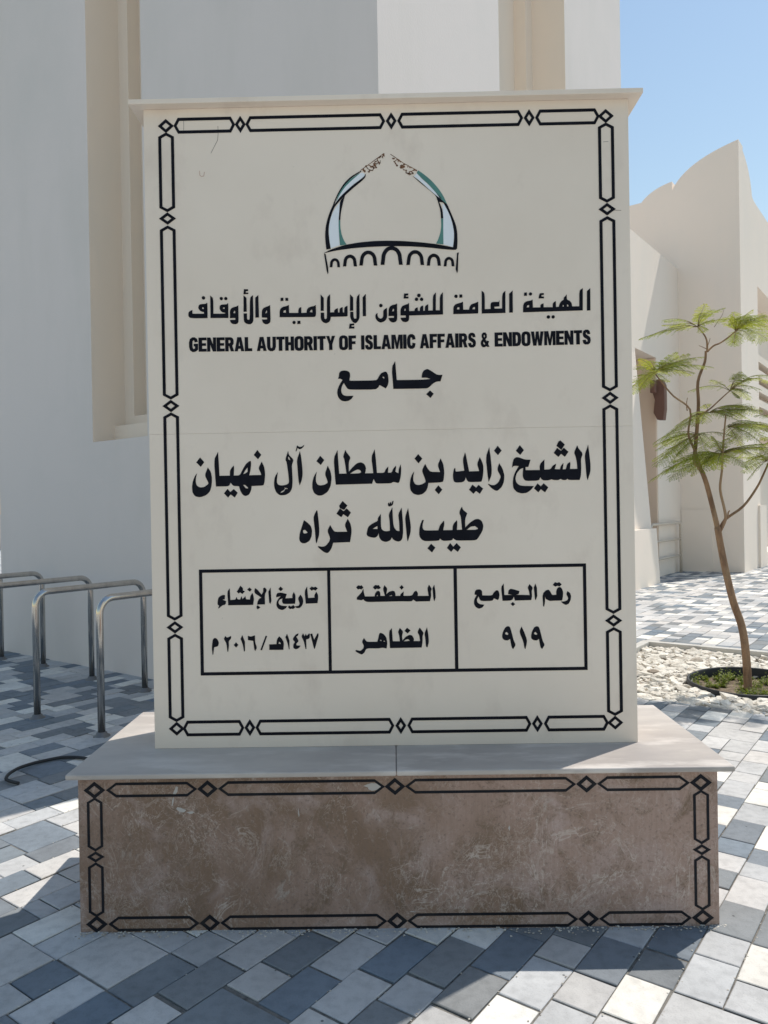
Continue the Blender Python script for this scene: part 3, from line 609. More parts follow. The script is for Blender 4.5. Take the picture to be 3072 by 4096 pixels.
def blocked(a0, a1, b0, b1):
    # the bed, the tower and the far building stand there
    if a1 > BA0 - .09 and a0 < BA1 + .1 and b1 > BB0 + .01 and b0 < BB1 + .09: return True
    if a1 < .02 and a0 > -5.3 and b0 > 0.0 and b1 < 4.9: return True
    if a1 < -1.75 and b0 > 9: return True
    return False
def free(k, b0, b1):
    return all(b1 <= q0 + 1e-6 or b0 >= q1 - 1e-6 for q0, q1 in occ[k])
for k, n, b0, b1, t in FIX:
    PAV.append((k, n, b0, b1, t))
    for q in range(n): occ[k + q].append((b0, b1))
def rtone(dbl=False):
    return rnd.choices('ldmbc', (.24, .22, .26, .14, .14))[0]
for _ in range(2600):
    k = rnd.randint(k0, k1 - 1)
    b0 = rnd.uniform(LOB, HIB)
    h = rnd.choice((.241, .241, .16))
    if free(k, b0 - .14, b0 + h + .14) and free(k + 1, b0 - .14, b0 + h + .14):
        PAV.append((k, 2, b0, b0 + h, rtone()))
        occ[k].append((b0, b0 + h))
        occ[k + 1].append((b0, b0 + h))
for k in range(k0, k1 + 1):
    iv = sorted(occ[k])
    cur = LOB + rnd.uniform(0, .24)
    for q0, q1 in iv + [(HIB, HIB)]:
        gap = q0 - cur
        if gap > .05 and cur < HIB:
            L = []
            while sum(L) + .30 < gap: L.append(rnd.choice((.16, .241, .241)))
            rest = gap - sum(L)
            if rest > .055 or not L: L.append(rest)
            s = gap / sum(L)
            rnd.shuffle(L)
            for l in L:
                PAV.append((k, 1, cur, cur + l * s, rtone()))
                cur += l * s
        cur = q1
bm = bmesh.new()
cl = bm.loops.layers.float_color.new("paver")
G = .0026
for k, n, b0, b1, t in PAV:
    a0, a1 = CA0 + k * CW, CA0 + (k + n) * CW
    if a1 > BA0 - .02 and a0 < BA1:                      # cut the pavers that run into the bed
        if b0 < BB0 < b1: b1 = BB0 + rnd.uniform(-.004, .004)
        if b0 < BB1 + .095 < b1: b0 = BB1 + .095
    if b1 - b0 < .03 or blocked(a0, a1, b0, b1): continue
    near = math.hypot(*(W((a0 + a1) / 2, (b0 + b1) / 2) - Vector((0, -2.9, 0))).xy) < 9
    base = TONE[t]
    j = 1 + rnd.uniform(-.09, .09)
    w = rnd.uniform(-.012, .012)
    c = (base[0] * j + w, base[1] * j, base[2] * j - w, 1)
    g0, g1, g2, g3 = (G * rnd.uniform(.5, 1.7) for _ in range(4))
    rot = rnd.uniform(-.006, .006) * (1 if near else .5)
    ca, cb = (a0 + a1) / 2, (b0 + b1) / 2
    dz = rnd.uniform(-.0022, .0022)
    tx, ty = rnd.uniform(-.014, .014), rnd.uniform(-.014, .014)
    def ring(e, z):
        L = []
        for a, b in ((a0 + g0 + e, b0 + g1 + e), (a1 - g2 - e, b0 + g1 + e), (a1 - g2 - e, b1 - g3 - e), (a0 + g0 + e, b1 - g3 - e)):
            da, db = a - ca, b - cb
            zz = z + dz + (da * tx + db * ty if z > -.004 else 0)
            L.append(bm.verts.new(W(ca + da - rot * db, cb + db + rot * da, zz)))
        return L
    lo = ring(0, -.0055)
    mid = ring(0, -.0022)
    top = ring(.0028, 0)
    fs = [bm.faces.new(top)]
    for A, B in ((lo, mid), (mid, top)):
        for i in range(4):
            fs.append(bm.faces.new((A[i], A[(i + 1) % 4], B[(i + 1) % 4], B[i])))
    for f in fs:
        for l in f.loops: l[cl] = c
tag(link("paving", bm, M_PAVER), kind="structure")
# plain continuation of the paving beyond the detailed area
bm = bmesh.new()
o_ = [(LOA + .3, LOB + .3), (HIA - .3, LOB + .3), (HIA - .3, HIB - .3), (LOA + .3, HIB - .3)]
f_ = [(-70, -70), (70, -70), (70, 70), (-70, 70)]
ov = [bm.verts.new(W(a, b, -.002)) for a, b in o_]
fv = [bm.verts.new(W(a, b, -.002)) for a, b in f_]
for i in range(4):
    bm.faces.new((ov[i], ov[(i + 1) % 4], fv[(i + 1) % 4], fv[i]))
tag(link("outer_pavement", bm, mat("distant_pavers", (.42, .42, .41), .9, var=[(2.2, 3, (.55, .53, .48), .45, .6, ONE), (3.4, 3, (.28, .29, .30), .5, .6, ONE)])), kind="structure")

# ================================================================== MONUMENT SIGN
SW, ZS, ZP, ZT, S0 = 1.8761, .5596, .5796, 3.0646, .241
sign = empty("monument_sign", (0, .145, 0))
tag(sign, "large cream stone mosque sign on brown marble plinth with black Arabic lettering", "sign")
def stone(name, x0, x1, y0, y1, z0, z1, m, bev, segs=2):
    b = bmesh.new()
    box(b, x0, x1, y0, y1, z0, z1)
    return link(name, b, m, sign, bevel=bev, segs=segs)
stone("plinth", -1.1415, 1.1415, -S0, .535, -.03, ZS, M_MARBLE, .003)
# the slab is two pieces meeting near the middle
b = bmesh.new()
box(b, -1.168, .0008, -.2855, .553, ZS, ZP)
box(b, .0021, 1.186, -.2855, .553, ZS, ZP)
link("base_slab", b, M_SLAB, sign, bevel=.006, segs=3)
# panel: two stacked blocks with a fine joint at 1.80
b = bmesh.new()
box(b, -SW / 2, SW / 2, 0, .29, ZP, 1.8036)
box(b, -SW / 2, SW / 2, .0003, .29, 1.80375, ZT)
link("panel", b, M_PANEL, sign, bevel=.0015)
stone("cap", -SW / 2 - .0452, SW / 2 + .0452, -.0414, .331, ZT, ZT + .019, M_PANEL, .002)

def inlay(name, items, m, parent, y=0.0, depth=.0012, step=.00002):
    """items: [outer, hole...] rings in metres on the plane y"""
    b = bmesh.new()
    for idx, rings in enumerate(items):
        yo = y - depth - step * (idx % 30)
        flat = [p for r_ in rings for p in r_]
        vf = [b.verts.new((p[0], yo, p[1])) for p in flat]
        vb = [b.verts.new((p[0], y + .0004, p[1])) for p in flat]
        for tri in tessellate_polygon([[Vector((p[0], p[1], 0)) for p in r_] for r_ in rings]):
            try: b.faces.new([vf[i] for i in tri])
            except ValueError: pass
        o = 0
        for r_ in rings:
            n = len(r_)
            for i in range(n):
                j = (i + 1) % n
                b.faces.new((vf[o + i], vf[o + j], vb[o + j], vb[o + i]))
            o += n
    return link(name, b, m, parent)

def smooth_ring(pts):
    """round the flatter corners a little, keep the sharp ones"""
    n = len(pts)
    out = []
    for i in range(n):
        p0, p, p1 = Vector(pts[i - 1]), Vector(pts[i]), Vector(pts[(i + 1) % n])
        a, c = p0 - p, p1 - p
        if a.length < .002 or c.length < .002:
            out.append(tuple(p)); continue
        ang = a.angle(c)
        if ang > R(112) and n > 6:
            q = .28
            out.append(tuple(p + a * q * .8)); out.append(tuple(p + (a + c) * .085)); out.append(tuple(p + c * q * .8))
        else: out.append(tuple(p))
    return out
def parse(txt):
    its = []
    for line in txt.split('\n'):
        its.append([smooth_ring([tuple(int(v) / 2000.0 for v in q.split(',')) for q in ring.split()]) for ring in line.split('|')])
    return its
MM = {'ink': M_INK, 'white': M_WHITE, 'green': M_GREEN}
emblem = None
for part, (mk, txt) in INK.items():
    its = parse(txt)
    if part == 'emblem_black':
        emblem = inlay("emblem", its, MM[mk], sign, depth=.0016)
    elif part.startswith('emblem'):
        for it in its: inlay({'white': "white_band", 'green': "teal_band"}[mk], [it], MM[mk], emblem, depth=.0008)
    elif part == 'table_lettering':
        cells = {}
        for it in its:
            cx = sum(p[0] for p in it[0]) / len(it[0])
            cz = sum(p[1] for p in it[0]) / len(it[0])
            cells.setdefault((0 if cx < -.25 else 1 if cx < .24 else 2, cz > 1.06), []).append(it)
        for (c_, head), L in cells.items(): inlay("heading_lettering" if head else "entry_lettering", L, MM[mk], sign)
    else:
        inlay(part, its, MM[mk], sign)

# peeled tips of the dome emblem: a net of brown flakes left on the stone
rp = random.Random(3)
flakes = []
def emb(x, y):
    return (-.2594 + .00032253 * x, 2.8969 - .00032214 * y - .0000068 * (x - 820))
def stroke(p, q, w0, w1):
    p, q = Vector(p), Vector(q)
    d = (q - p)
    if d.length < 1e-6: return None
    n = Vector((-d.y, d.x)).normalized()
    return [tuple(p + n * w0), tuple(q + n * w1), tuple(q - n * w1), tuple(p - n * w0)]
def inside(p, poly):
    c = False
    for i in range(len(poly)):
        a, b2 = poly[i - 1], poly[i]
        if (a[1] > p[1]) != (b2[1] > p[1]) and p[0] < (b2[0] - a[0]) * (p[1] - a[1]) / (b2[1] - a[1]) + a[0]: c = not c
    return c
for reg in ([(500, 275), (640, 175), (785, 68), (790, 110), (745, 205), (690, 250), (610, 300), (545, 290)], [(862, 80), (900, 105), (1020, 190), (1180, 275), (1150, 330), (1115, 350), (1000, 275), (920, 200)]):
    cells = []
    while len(cells) < 46:
        q = (rp.uniform(480, 1190), rp.uniform(60, 360))
        if inside(q, reg): cells.append(q)
    for c in cells:
        nb = sorted(cells, key=lambda o: (o[0] - c[0]) ** 2 + (o[1] - c[1]) ** 2)[1:3]
        for o in nb:
            if rp.random() < .75:
                st = stroke(emb(*c), emb(*o), rp.uniform(.0006, .0022), rp.uniform(.0004, .0016))
                if st: flakes.append([st])
        if rp.random() < .35:
            r0 = rp.uniform(.002, .006)
            e = emb(*c)
            flakes.append([[(e[0] + r0 * rp.uniform(.5, 1.2) * math.cos(k), e[1] + r0 * rp.uniform(.4, 1) * math.sin(k)) for k in (0, 1, 2, 3, 4, 5)]])
    for p_, q_ in zip(reg[:4], reg[1:4]):
        flakes.append([stroke(emb(*p_), emb(*q_), .0011, .0008)])
inlay("flaking_paint", [f for f in flakes if f and f[0]], M_RUST, emblem, depth=.0007)

# English line, heavy condensed capitals
def oct_(x0, x1, z0, z1, rx, rz):
    return [(x0 + rx, z0), (x1 - rx, z0), (x1 - rx * .3, z0 + rz * .3), (x1, z0 + rz), (x1, z1 - rz), (x1 - rx * .3, z1 - rz * .3), (x1 - rx, z1), (x0 + rx, z1), (x0 + rx * .3, z1 - rz * .3), (x0, z1 - rz), (x0, z0 + rz), (x0 + rx * .3, z0 + rz * .3)]
GL = {
'E': (1, [[(0,0),(1,0),(1,.2),(.44,.2),(.44,.41),(.93,.41),(.93,.59),(.44,.59),(.44,.8),(1,.8),(1,1),(0,1)]]),
'F': (.95, [[(0,0),(.46,0),(.46,.4),(.92,.4),(.92,.59),(.46,.59),(.46,.8),(1,.8),(1,1),(0,1)]]),
'L': (.92, [[(0,0),(1,0),(1,.2),(.47,.2),(.47,1),(0,1)]]),
'T': (1.02, [[(.28,0),(.72,0),(.72,.8),(1,.8),(1,1),(0,1),(0,.8),(.28,.8)]]),
'I': (.42, [[(0,0),(1,0),(1,1),(0,1)]]),
'H': (1.1, [[(0,0),(.38,0),(.38,.39),(.62,.39),(.62,0),(1,0),(1,1),(.62,1),(.62,.6),(.38,.6),(.38,1),(0,1)]]),
'N': (1.12, [[(0,0),(.34,0),(.34,.5),(.63,0),(1,0),(1,1),(.66,1),(.66,.5),(.37,1),(0,1)]]),
'M': (1.42, [[(0,0),(.25,0),(.25,.7),(.41,0),(.59,0),(.75,.7),(.75,0),(1,0),(1,1),(.63,1),(.5,.42),(.37,1),(0,1)]]),
'W': (1.6, [[(.17,0),(.42,0),(.5,.5),(.58,0),(.83,0),(1,1),(.75,1),(.68,.4),(.61,1),(.39,1),(.32,.4),(.25,1),(0,1)]]),
'A': (1.2, [[(0,0),(.33,0),(.38,.18),(.62,.18),(.67,0),(1,0),(.7,1),(.3,1)], [(.43,.38),(.57,.38),(.5,.74)]]),
'Y': (1.1, [[(.31,0),(.69,0),(.69,.42),(1,1),(.64,1),(.5,.64),(.36,1),(0,1),(.31,.42)]]),
'O': (1.12, [oct_(0,1,-.02,1.02,.36,.24), oct_(.37,.63,.18,.82,.1,.1)]),
'D': (1.08, [[(0,0),(.6,0),(.85,.07),(.98,.24),(1,.4),(1,.6),(.98,.76),(.85,.93),(.6,1),(0,1)], [(.39,.2),(.39,.8),(.54,.78),(.61,.66),(.61,.34),(.54,.22)]]),
'U': (1.1, [[(.36,-.02),(.64,-.02),(.88,.07),(1,.28),(1,1),(.62,1),(.62,.3),(.56,.2),(.44,.2),(.38,.3),(.38,1),(0,1),(0,.28),(.12,.07)]]),
'C': (1.08, [[(.36,-.02),(.66,-.02),(.9,.09),(1,.36),(.63,.41),(.6,.25),(.5,.19),(.4,.26),(.38,.4),(.38,.6),(.4,.74),(.5,.81),(.6,.75),(.63,.62),(1,.66),(.9,.91),(.66,1.02),(.36,1.02),(.1,.9),(0,.66),(0,.34),(.1,.1)]]),
'G': (1.12, [[(.36,-.02),(.6,-.02),(.82,.04),(1,.15),(1,.56),(.52,.56),(.52,.38),(.66,.38),(.66,.24),(.5,.18),(.41,.26),(.38,.4),(.38,.6),(.4,.74),(.5,.82),(.6,.76),(.63,.66),(.99,.7),(.88,.92),(.64,1.02),(.36,1.02),(.1,.9),(0,.66),(0,.34),(.1,.1)]]),
'R': (1.1, [[(0,0),(.38,0),(.38,.38),(.44,.38),(.62,0),(1,0),(.8,.4),(.95,.54),(.97,.76),(.86,.93),(.64,1),(0,1)], [(.38,.58),(.38,.8),(.52,.8),(.6,.74),(.6,.64),(.52,.58)]]),
'S': (1.02, [[(.3,-.02),(.7,-.02),(.92,.08),(1,.28),(.95,.46),(.8,.56),(.46,.68),(.4,.76),(.46,.83),(.56,.81),(.6,.7),(.95,.72),(.88,.92),(.68,1.02),(.32,1.02),(.1,.92),(.03,.74),(.08,.57),(.22,.47),(.56,.35),(.63,.26),(.57,.17),(.44,.18),(.38,.32),(0,.29),(.08,.08)]]),
'&': (1.3, [[(.25,-.02),(.5,-.02),(.64,.05),(.74,0),(1,0),(.86,.2),(.96,.4),(.72,.44),(.69,.38),(.56,.54),(.72,.68),(.72,.88),(.56,1.02),(.3,1.02),(.12,.88),(.13,.7),(.24,.56),(.05,.42),(0,.24),(.08,.07)], [(.36,.18),(.29,.26),(.33,.38),(.52,.21),(.45,.16)], [(.42,.66),(.36,.76),(.39,.85),(.48,.84),(.5,.74)]]),
}
items = []
Z0, HH = 2.1180, .0545
for word, x0, x1 in (("GENERAL", -.7759, -.5306), ("AUTHORITY", -.5121, -.2081), ("OF", -.1926, -.1267), ("ISLAMIC", -.1073, .1039), ("AFFAIRS", .1204, .337), ("&", .3553, .3891), ("ENDOWMENTS", .4094, .7798)):
    gap = .07
    tot = sum(GL[c][0] for c in word) + gap * (len(word) - 1)
    s_ = (x1 - x0) / tot
    x = x0
    for c in word:
        w, rings = GL[c]
        zz = Z0 + .0042 * (abs(x) / .78) ** 2
        items.append([[(x + u * w * s_, zz + v * HH) for u, v in r_] for r_ in rings])
        x += (w + gap) * s_
inlay("english_lettering", items, M_INK, sign)

# borders
def cart(p0, p1, c, h, t, s, horiz):
    def hexa(a, b2, hh, tt):
        L = [(a, 0), (a + tt, hh), (b2 - tt, hh), (b2, 0), (b2 - tt, -hh), (a + tt, -hh)]
        return [(u, c + v) if horiz else (c + v, u) for u, v in L]
    e = s * math.hypot(h, t) / h * .9
    return [hexa(p0, p1, h, t), hexa(p0 + e, p1 - e, h - s, t * (h - s) / h)]
def diam(x, z, w, h, s):
    e = s * math.hypot(w, h)
    w2, h2 = w - e / h, h - e / w
    return [[(x - w, z), (x, z + h), (x + w, z), (x, z - h)], [(x - w2, z), (x, z + h2), (x + w2, z), (x, z - h2)]]
B = []
zt_, zb_, xb = 2.999, .657, .851
for a, b2 in ((-.8208, -.5812), (-.5416, .0005), (.0471, .5333), (.5796, .8273)): B.append(cart(a, b2, zt_, .0305, .0165, .0116, True))
for a, b2 in ((-.8277, -.5873), (-.544, -.0036), (.0467, .5274), (.5757, .8265)): B.append(cart(a, b2, zb_, .0305, .0165, .0116, True))
for x in (-.5614, .0238, .5564): B.append(diam(x, zt_, .021, .033, .0104))
for x in (-.5657, .0215, .5506): B.append(diam(x, zb_, .021, .033, .0104))
for sx in (-1, 1):
    for a, b2 in ((2.6655, 2.974), (1.938, 2.6135), (1.078, 1.888), (.683, 1.027)): B.append(cart(a, b2, sx * xb, .0305, .0165, .0116, False))
    for z in (2.6405, 1.913, 1.052): B.append(diam(sx * xb, z, .033, .024, .0104))
    for z in (zt_, zb_): B.append(diam(sx * xb, z, .031, .027, .0104))
inlay("panel_border", B, M_INK, sign)
# table
TX0, TX1, TZ0, TZ1, TW = -.7535, .748, .8625, 1.275, .0125
items = [[[(TX0, TZ0), (TX1, TZ0), (TX1, TZ1), (TX0, TZ1)], [(TX0 + TW, TZ0 + TW), (TX1 - TW, TZ0 + TW), (TX1 - TW, TZ1 - TW), (TX0 + TW, TZ1 - TW)]]]
for a, b2 in ((-.2545, -.2425), (.2355, .2485)): items.append([[(a, TZ0 + TW), (b2, TZ0 + TW), (b2, TZ1 - TW), (a, TZ1 - TW)]])
inlay("table_frame", items, M_INK, sign)
B = []
zt_, zb_, xb = .5085, .0275, 1.0815
for z, h in ((zt_, .0265), (zb_, .0265)):
    for a, b2 in ((-1.040, -.712), (-.638, -.040), (.031, .640), (.714, 1.043)): B.append(cart(a, b2, z, h, .036, .0095, True))
    for x in (-.675, -.0045, .677): B.append(diam(x, z, .037, .031, .0115))
for sx in (-1, 1):
    for a, b2 in ((.289, .483), (.053, .250)): B.append(cart(a, b2, sx * xb, .028, .017, .0092, False))
    B.append(diam(sx * xb, .2695, .032, .0195, .0085))
    for z in (zt_, zb_): B.append(diam(sx * xb, z, .039, .031, .0115))
inlay("plinth_border", B, M_INKP, sign, y=-S0)
# pale scars on the plinth, hair cracks and a faint red mark on the panel
rs = random.Random(5)
def blot(x, z, w, h, n=11, ang=0.0):
    L = []
    for k in range(n):
        r_ = rs.uniform(.55, 1.1)
        u, v = w * r_ * math.cos(k * math.tau / n), h * r_ * math.sin(k * math.tau / n)
        L.append((x + u * math.cos(ang) - v * math.sin(ang), z + u * math.sin(ang) + v * math.cos(ang)))
    return [L]
CH = [blot(-.082, .508, .034, .013), blot(-.772, .435, .028, .008, ang=-.3), blot(-.738, .425, .016, .005), blot(-.79, .50, .006, .025, ang=-.35), blot(-.80, .465, .004, .02, ang=-.2),
      blot(.40, .355, .003, .012), blot(-.35, .42, .002, .02, ang=.1), blot(.05, .56 - .5, .012, .002), blot(-.06, .02, .01, .002)]
M_SCAR = mat("pale_stone_scar", (.50, .47, .44), .9)
for c_ in CH: inlay("chipped_patch", [c_], M_SCAR, sign, y=-S0, depth=.0006)
for L, w in (([(-.7811, 3.018), (-.7819, 2.977)], .0006), ([(-.6485, 2.995), (-.6481, 2.964), (-.6509, 2.940), (-.6774, 2.8905)], .0006), ([(.875, 2.636), (.905, 2.635)], .0007), ([(.84, 2.90), (.86, 2.901)], .0006)):
    inlay("hairline_scratch", [[stroke(p_, q_, w, w)] for p_, q_ in zip(L, L[1:])], M_CRACK, sign, depth=.0005)
RU = [(-.7229, 2.8228), (-.7223, 2.8058), (-.7168, 2.8011), (-.7069, 2.8022), (-.7043, 2.8185)]
inlay("red_pencil_mark", [[stroke(p_, q_, .0009, .0009)] for p_, q_ in zip(RU, RU[1:])], mat("red_pencil", (.52, .33, .26), .9), sign, depth=.0004)

# ================================================================== WHITE TOWER
TH = 13.0
tower = empty("tower", W(-2.6, 2.5))
tag(tower, "tall plain white square tower with a recessed niche in each face, rising behind the sign", "building")
ZN0, ZN1 = 2.19, 9.5
TL, TB = -5.32, 4.92
bm = bmesh.new()
def quad(*p): bm.faces.new([bm.verts.new(v) for v in p])
def faceL(a0, a1, z0, z1, b=0.0): quad(W(a0, b, z0), W(a1, b, z0), W(a1, b, z1), W(a0, b, z1))
def faceR(b0, b1, z0, z1, a=0.0): quad(W(a, b0, z0), W(a, b1, z0), W(a, b1, z1), W(a, b0, z1))
NL = (-3.505, -2.65)
NR = (1.788, 3.239)
faceL(TL, NL[0], -.02, TH); faceL(NL[1], 0, -.02, TH); faceL(NL[0], NL[1], -.02, ZN0); faceL(NL[0], NL[1], ZN1, TH)
faceR(0, NR[0], -.02, TH); faceR(NR[1], TB, -.02, TH); faceR(NR[0], NR[1], -.02, ZN0); faceR(NR[0], NR[1], ZN1, TH)
quad(W(TL, 0, -.02), W(TL, TB, -.02), W(TL, TB, TH), W(TL, 0, TH))
quad(W(TL, TB, -.02), W(0, TB, -.02), W(0, TB, TH), W(TL, TB, TH))
quad(W(TL, 0, TH), W(0, 0, TH), W(0, TB, TH), W(TL, TB, TH))
bmesh.ops.remove_doubles(bm, verts=bm.verts, dist=.0005)
link("wall", bm, M_WALL, tower)
def niche(P, w0, w1):
    """P(u, d, z): u along the face, d depth into the wall"""
    bm = bmesh.new()
    def q(*p): bm.faces.new([bm.verts.new(P(*v)) for v in p])
    D1, D2, D3, ZA = .243, .365, .50, 2.362
    fw_ = .15
    for u, s in ((w0, 1), (w1, -1)):
        q((u, 0, ZN0), (u, D1, ZN0), (u, D1, ZA), (u, 0, ZA))
        q((u, 0, ZA), (u, D2, ZA), (u, D2, ZN1), (u, 0, ZN1))
        # stepped frame: strip, return, inner return
        q((u, D2, ZA), (u + s * fw_, D2, ZA), (u + s * fw_, D2, ZN1), (u, D2, ZN1))
        q((u + s * fw_, D2, ZA), (u + s * fw_, D3, ZA), (u + s * fw_, D3, ZN1), (u + s * fw_, D2, ZN1))
    q((w0, 0, ZN0), (w1, 0, ZN0), (w1, D1, ZN0), (w0, D1, ZN0))
    q((w0, D1, ZN0), (w1, D1, ZN0), (w1, D1, ZA), (w0, D1, ZA))
    q((w0, D1, ZA), (w1, D1, ZA), (w1, D2 + .2, ZA + .0), (w0, D2 + .2, ZA + .0))
    q((w0, 0, ZN1), (w1, 0, ZN1), (w1, D3, ZN1), (w0, D3, ZN1))
    # bottom rail of the inner frame, then the back
    q((w0 + fw_, D2, ZA), (w1 - fw_, D2, ZA), (w1 - fw_, D2, ZA + .10), (w0 + fw_, D2, ZA + .10))
    q((w0 + fw_, D2, ZA + .10), (w1 - fw_, D2, ZA + .10), (w1 - fw_, D3, ZA + .10), (w0 + fw_, D3, ZA + .10))
    q((w0 + fw_, D3, ZA), (w1 - fw_, D3, ZA), (w1 - fw_, D3, ZN1), (w0 + fw_, D3, ZN1))
    bmesh.ops.remove_doubles(bm, verts=bm.verts, dist=.0005)
    return link("niche", bm, M_BEIGE, tower)
niche(lambda u, d, z: W(u, d, z), *NL)
niche(lambda u, d, z: W(-d, u, z), *NR)

# ================================================================== FAR BUILDING WITH SCALLOPED PARAPET
hall = empty("scalloped_building", W(-2.0, 13.6))
tag(hall, "white building with scalloped horn parapet and sloping doorway pier, behind the young tree", "building")
FB, FT = 13.395, .42
def curve(p0, c, p1, n=12):
    return [((1 - t) ** 2 * p0[0] + 2 * t * (1 - t) * c[0] + t * t * p1[0], (1 - t) ** 2 * p0[1] + 2 * t * (1 - t) * c[1] + t * t * p1[1]) for t in [k / n for k in range(n + 1)]]
# F: front facade, outline in (a, z)
top = [(-7.5, 8.40), (-2.479, 8.408)] + curve((-2.479, 8.412), (-2.25, 8.66), (-1.793, 8.711)) + [(-1.787, 8.53)] + curve((-1.782, 8.529), (-1.50, 9.06), (-.409, 9.238))
bm = bmesh.new()
prism(bm, [(-7.5, -.02)] + top + [(-.409, -.02)], lambda a, z: W(a, FB, z), lambda a, z: W(a, FB + FT, z))
link("facade_wall", bm, M_HALL, hall)
# E: side wall, outline in (b, z), with a tall louvred opening
EB = FB + FT
top = curve((EB, 9.15), (14.55, 8.98), (14.732, 8.456), 8) + curve((14.732, 8.456), (14.80, 8.395), (15.2, 8.395), 4) + [(26, 8.40)]
OB0, OB1, OZ0, OZ1 = 15.19, 20.0, .30, 6.51
bm = bmesh.new()
pa = lambda b, z: W(-.409, b, z)
pb = lambda b, z: W(-.85, b, z)
tp = [p for p in top if p[0] <= OB0] + [(OB0, 8.395)]
prism(bm, [(EB + .001, -.02)] + tp + [(OB0, -.02)], pa, pb)
prism(bm, [(OB0 + .001, OZ1), (OB0 + .001, 8.395), (OB1, 8.396), (OB1, OZ1)], pa, pb)
prism(bm, [(OB1 + .001, -.02), (OB1 + .001, 8.396), (26, 8.40), (26, -.02)], pa, pb)
prism(bm, [(OB0 + .001, -.02), (OB0 + .001, OZ0), (OB1, OZ0), (OB1, -.02)], pa, pb)
prism(bm, [(OB0 - .3, -.02), (OB0 - .3, 1.43), (15.62, 1.43), (15.62, -.02)], lambda b, z: W(-.36, b, z), lambda b, z: W(-.84, b, z))
link("side_wall", bm, M_HALL, hall)
bm = bmesh.new()
box(bm, OB0 - .2, OB1 + .4, .445, .52, 0, OZ1 + .3, lambda b, d, z: W(-.409 - d, b, z))
link("opening_back", bm, M_BEIGE, hall)
for k in range(6):
    z = 3.05 + k * .36
    bm = bmesh.new()
    box(bm, OB0 + .01, OB1 - .01, .12, .44, z, z + .17, lambda b, d, zz: W(-.409 - d, b, zz + d * .25))
    link("louvre", bm, M_BEIGE, hall)
# L: lower wing running towards the camera, with the doorway
LZ = 6.745
bm = bmesh.new()
box(bm, -6.5, -1.7, 11.75, FB - .002, -.02, LZ, lambda a, b, z: W(a, b, z))
box(bm, -6.5, -1.7, 8.95, 11.748, 4.51, LZ - .001, lambda a, b, z: W(a, b, z))
link("wing_wall", bm, M_HALL, hall)
bm = bmesh.new()
prof = [(-2.6, -.02), (-2.6, 4.508), (-1.70, 4.508), (-1.70, 4.42), (-1.44, 1.04), (-1.345, 1.04), (-1.29, -.02)]
prism(bm, prof, lambda a, z: W(a, 8.96, z), lambda a, z: W(a, 10.44, z))
link("sloping_pier", bm, M_HALL, hall)
bm = bmesh.new()
box(bm, -6.4, -1.712, 11.70, 11.749, 0, 4.505, lambda a, b, z: W(a, b, z))
box(bm, -6.4, -6.3, 8.97, 11.70, 0, 4.505, lambda a, b, z: W(a, b, z))
link("doorway_lining", bm, M_TAN, hall)
# low base course along the facade
bm = bmesh.new()
box(bm, -1.69, -1.05, -.05, -.002, 0, 1.36, lambda a, d, z: W(a, FB + d, z))
link("base_course", bm, M_HALL, hall)

# wall lantern on the wing wall
lamp = empty("wall_lantern", W(-1.7, 12.05, 3.2))
tag(lamp, "dark brown wall lantern beside the doorway of the scalloped building", "wall lamp")
bm = bmesh.new()
box(bm, -1.698, -1.60, 11.30, 11.42, 3.74, 3.99, lambda a, b, z: W(a, b, z))
link("bracket", bm, M_BROWN, lamp, bevel=.01)
bm = bmesh.new()
outl = [(0, 3.36), (.10, 3.21), (.26, 3.20), (.30, 3.42), (.30, 3.90), (.24, 4.02), (.10, 4.03), (.02, 3.95), (-.03, 3.80), (.04, 3.62)]
prism(bm, outl, lambda u, z: W(-1.698 + u * .75, 11.50, z), lambda u, z: W(-1.698 + u * .75, 11.68, z))
link("lamp_body", bm, M_BROWN, lamp, bevel=.01)

# cream metal barrier against the wing wall
rail = empty("metal_barrier", W(-1.5, 12.2))
tag(rail, "cream painted metal barrier with three rails standing by the doorway", "barrier")
def rp_(b, z): return W(-1.60, b, z)
bm = bmesh.new()
tube(bm, [rp_(10.9, 0), rp_(10.9, 1.0), rp_(10.93, 1.06), rp_(11.0, 1.09), rp_(12.86, 1.09), rp_(12.93, 1.06), rp_(12.96, 1.0), rp_(12.96, 0)], .03, 8)
link("frame", bm, M_RAIL, rail, smooth=True)
for z in (.38, .74):
    bm = bmesh.new()
    tube(bm, [rp_(10.92, z), rp_(12.94, z)], .022, 8)
    link("rail", bm, M_RAIL, rail, smooth=True)

# sandy boundary wall far to the left
bm = bmesh.new()
box(bm, -40, -10, 30, 30.3, 0, 1.45)
box(bm, -40, -10, 29.95, 30.35, 1.452, 1.53)
o = link("boundary_wall", bm, M_BEIGE)
tag(o, "distant low sandy boundary wall beyond the left edge of the tower", "wall")

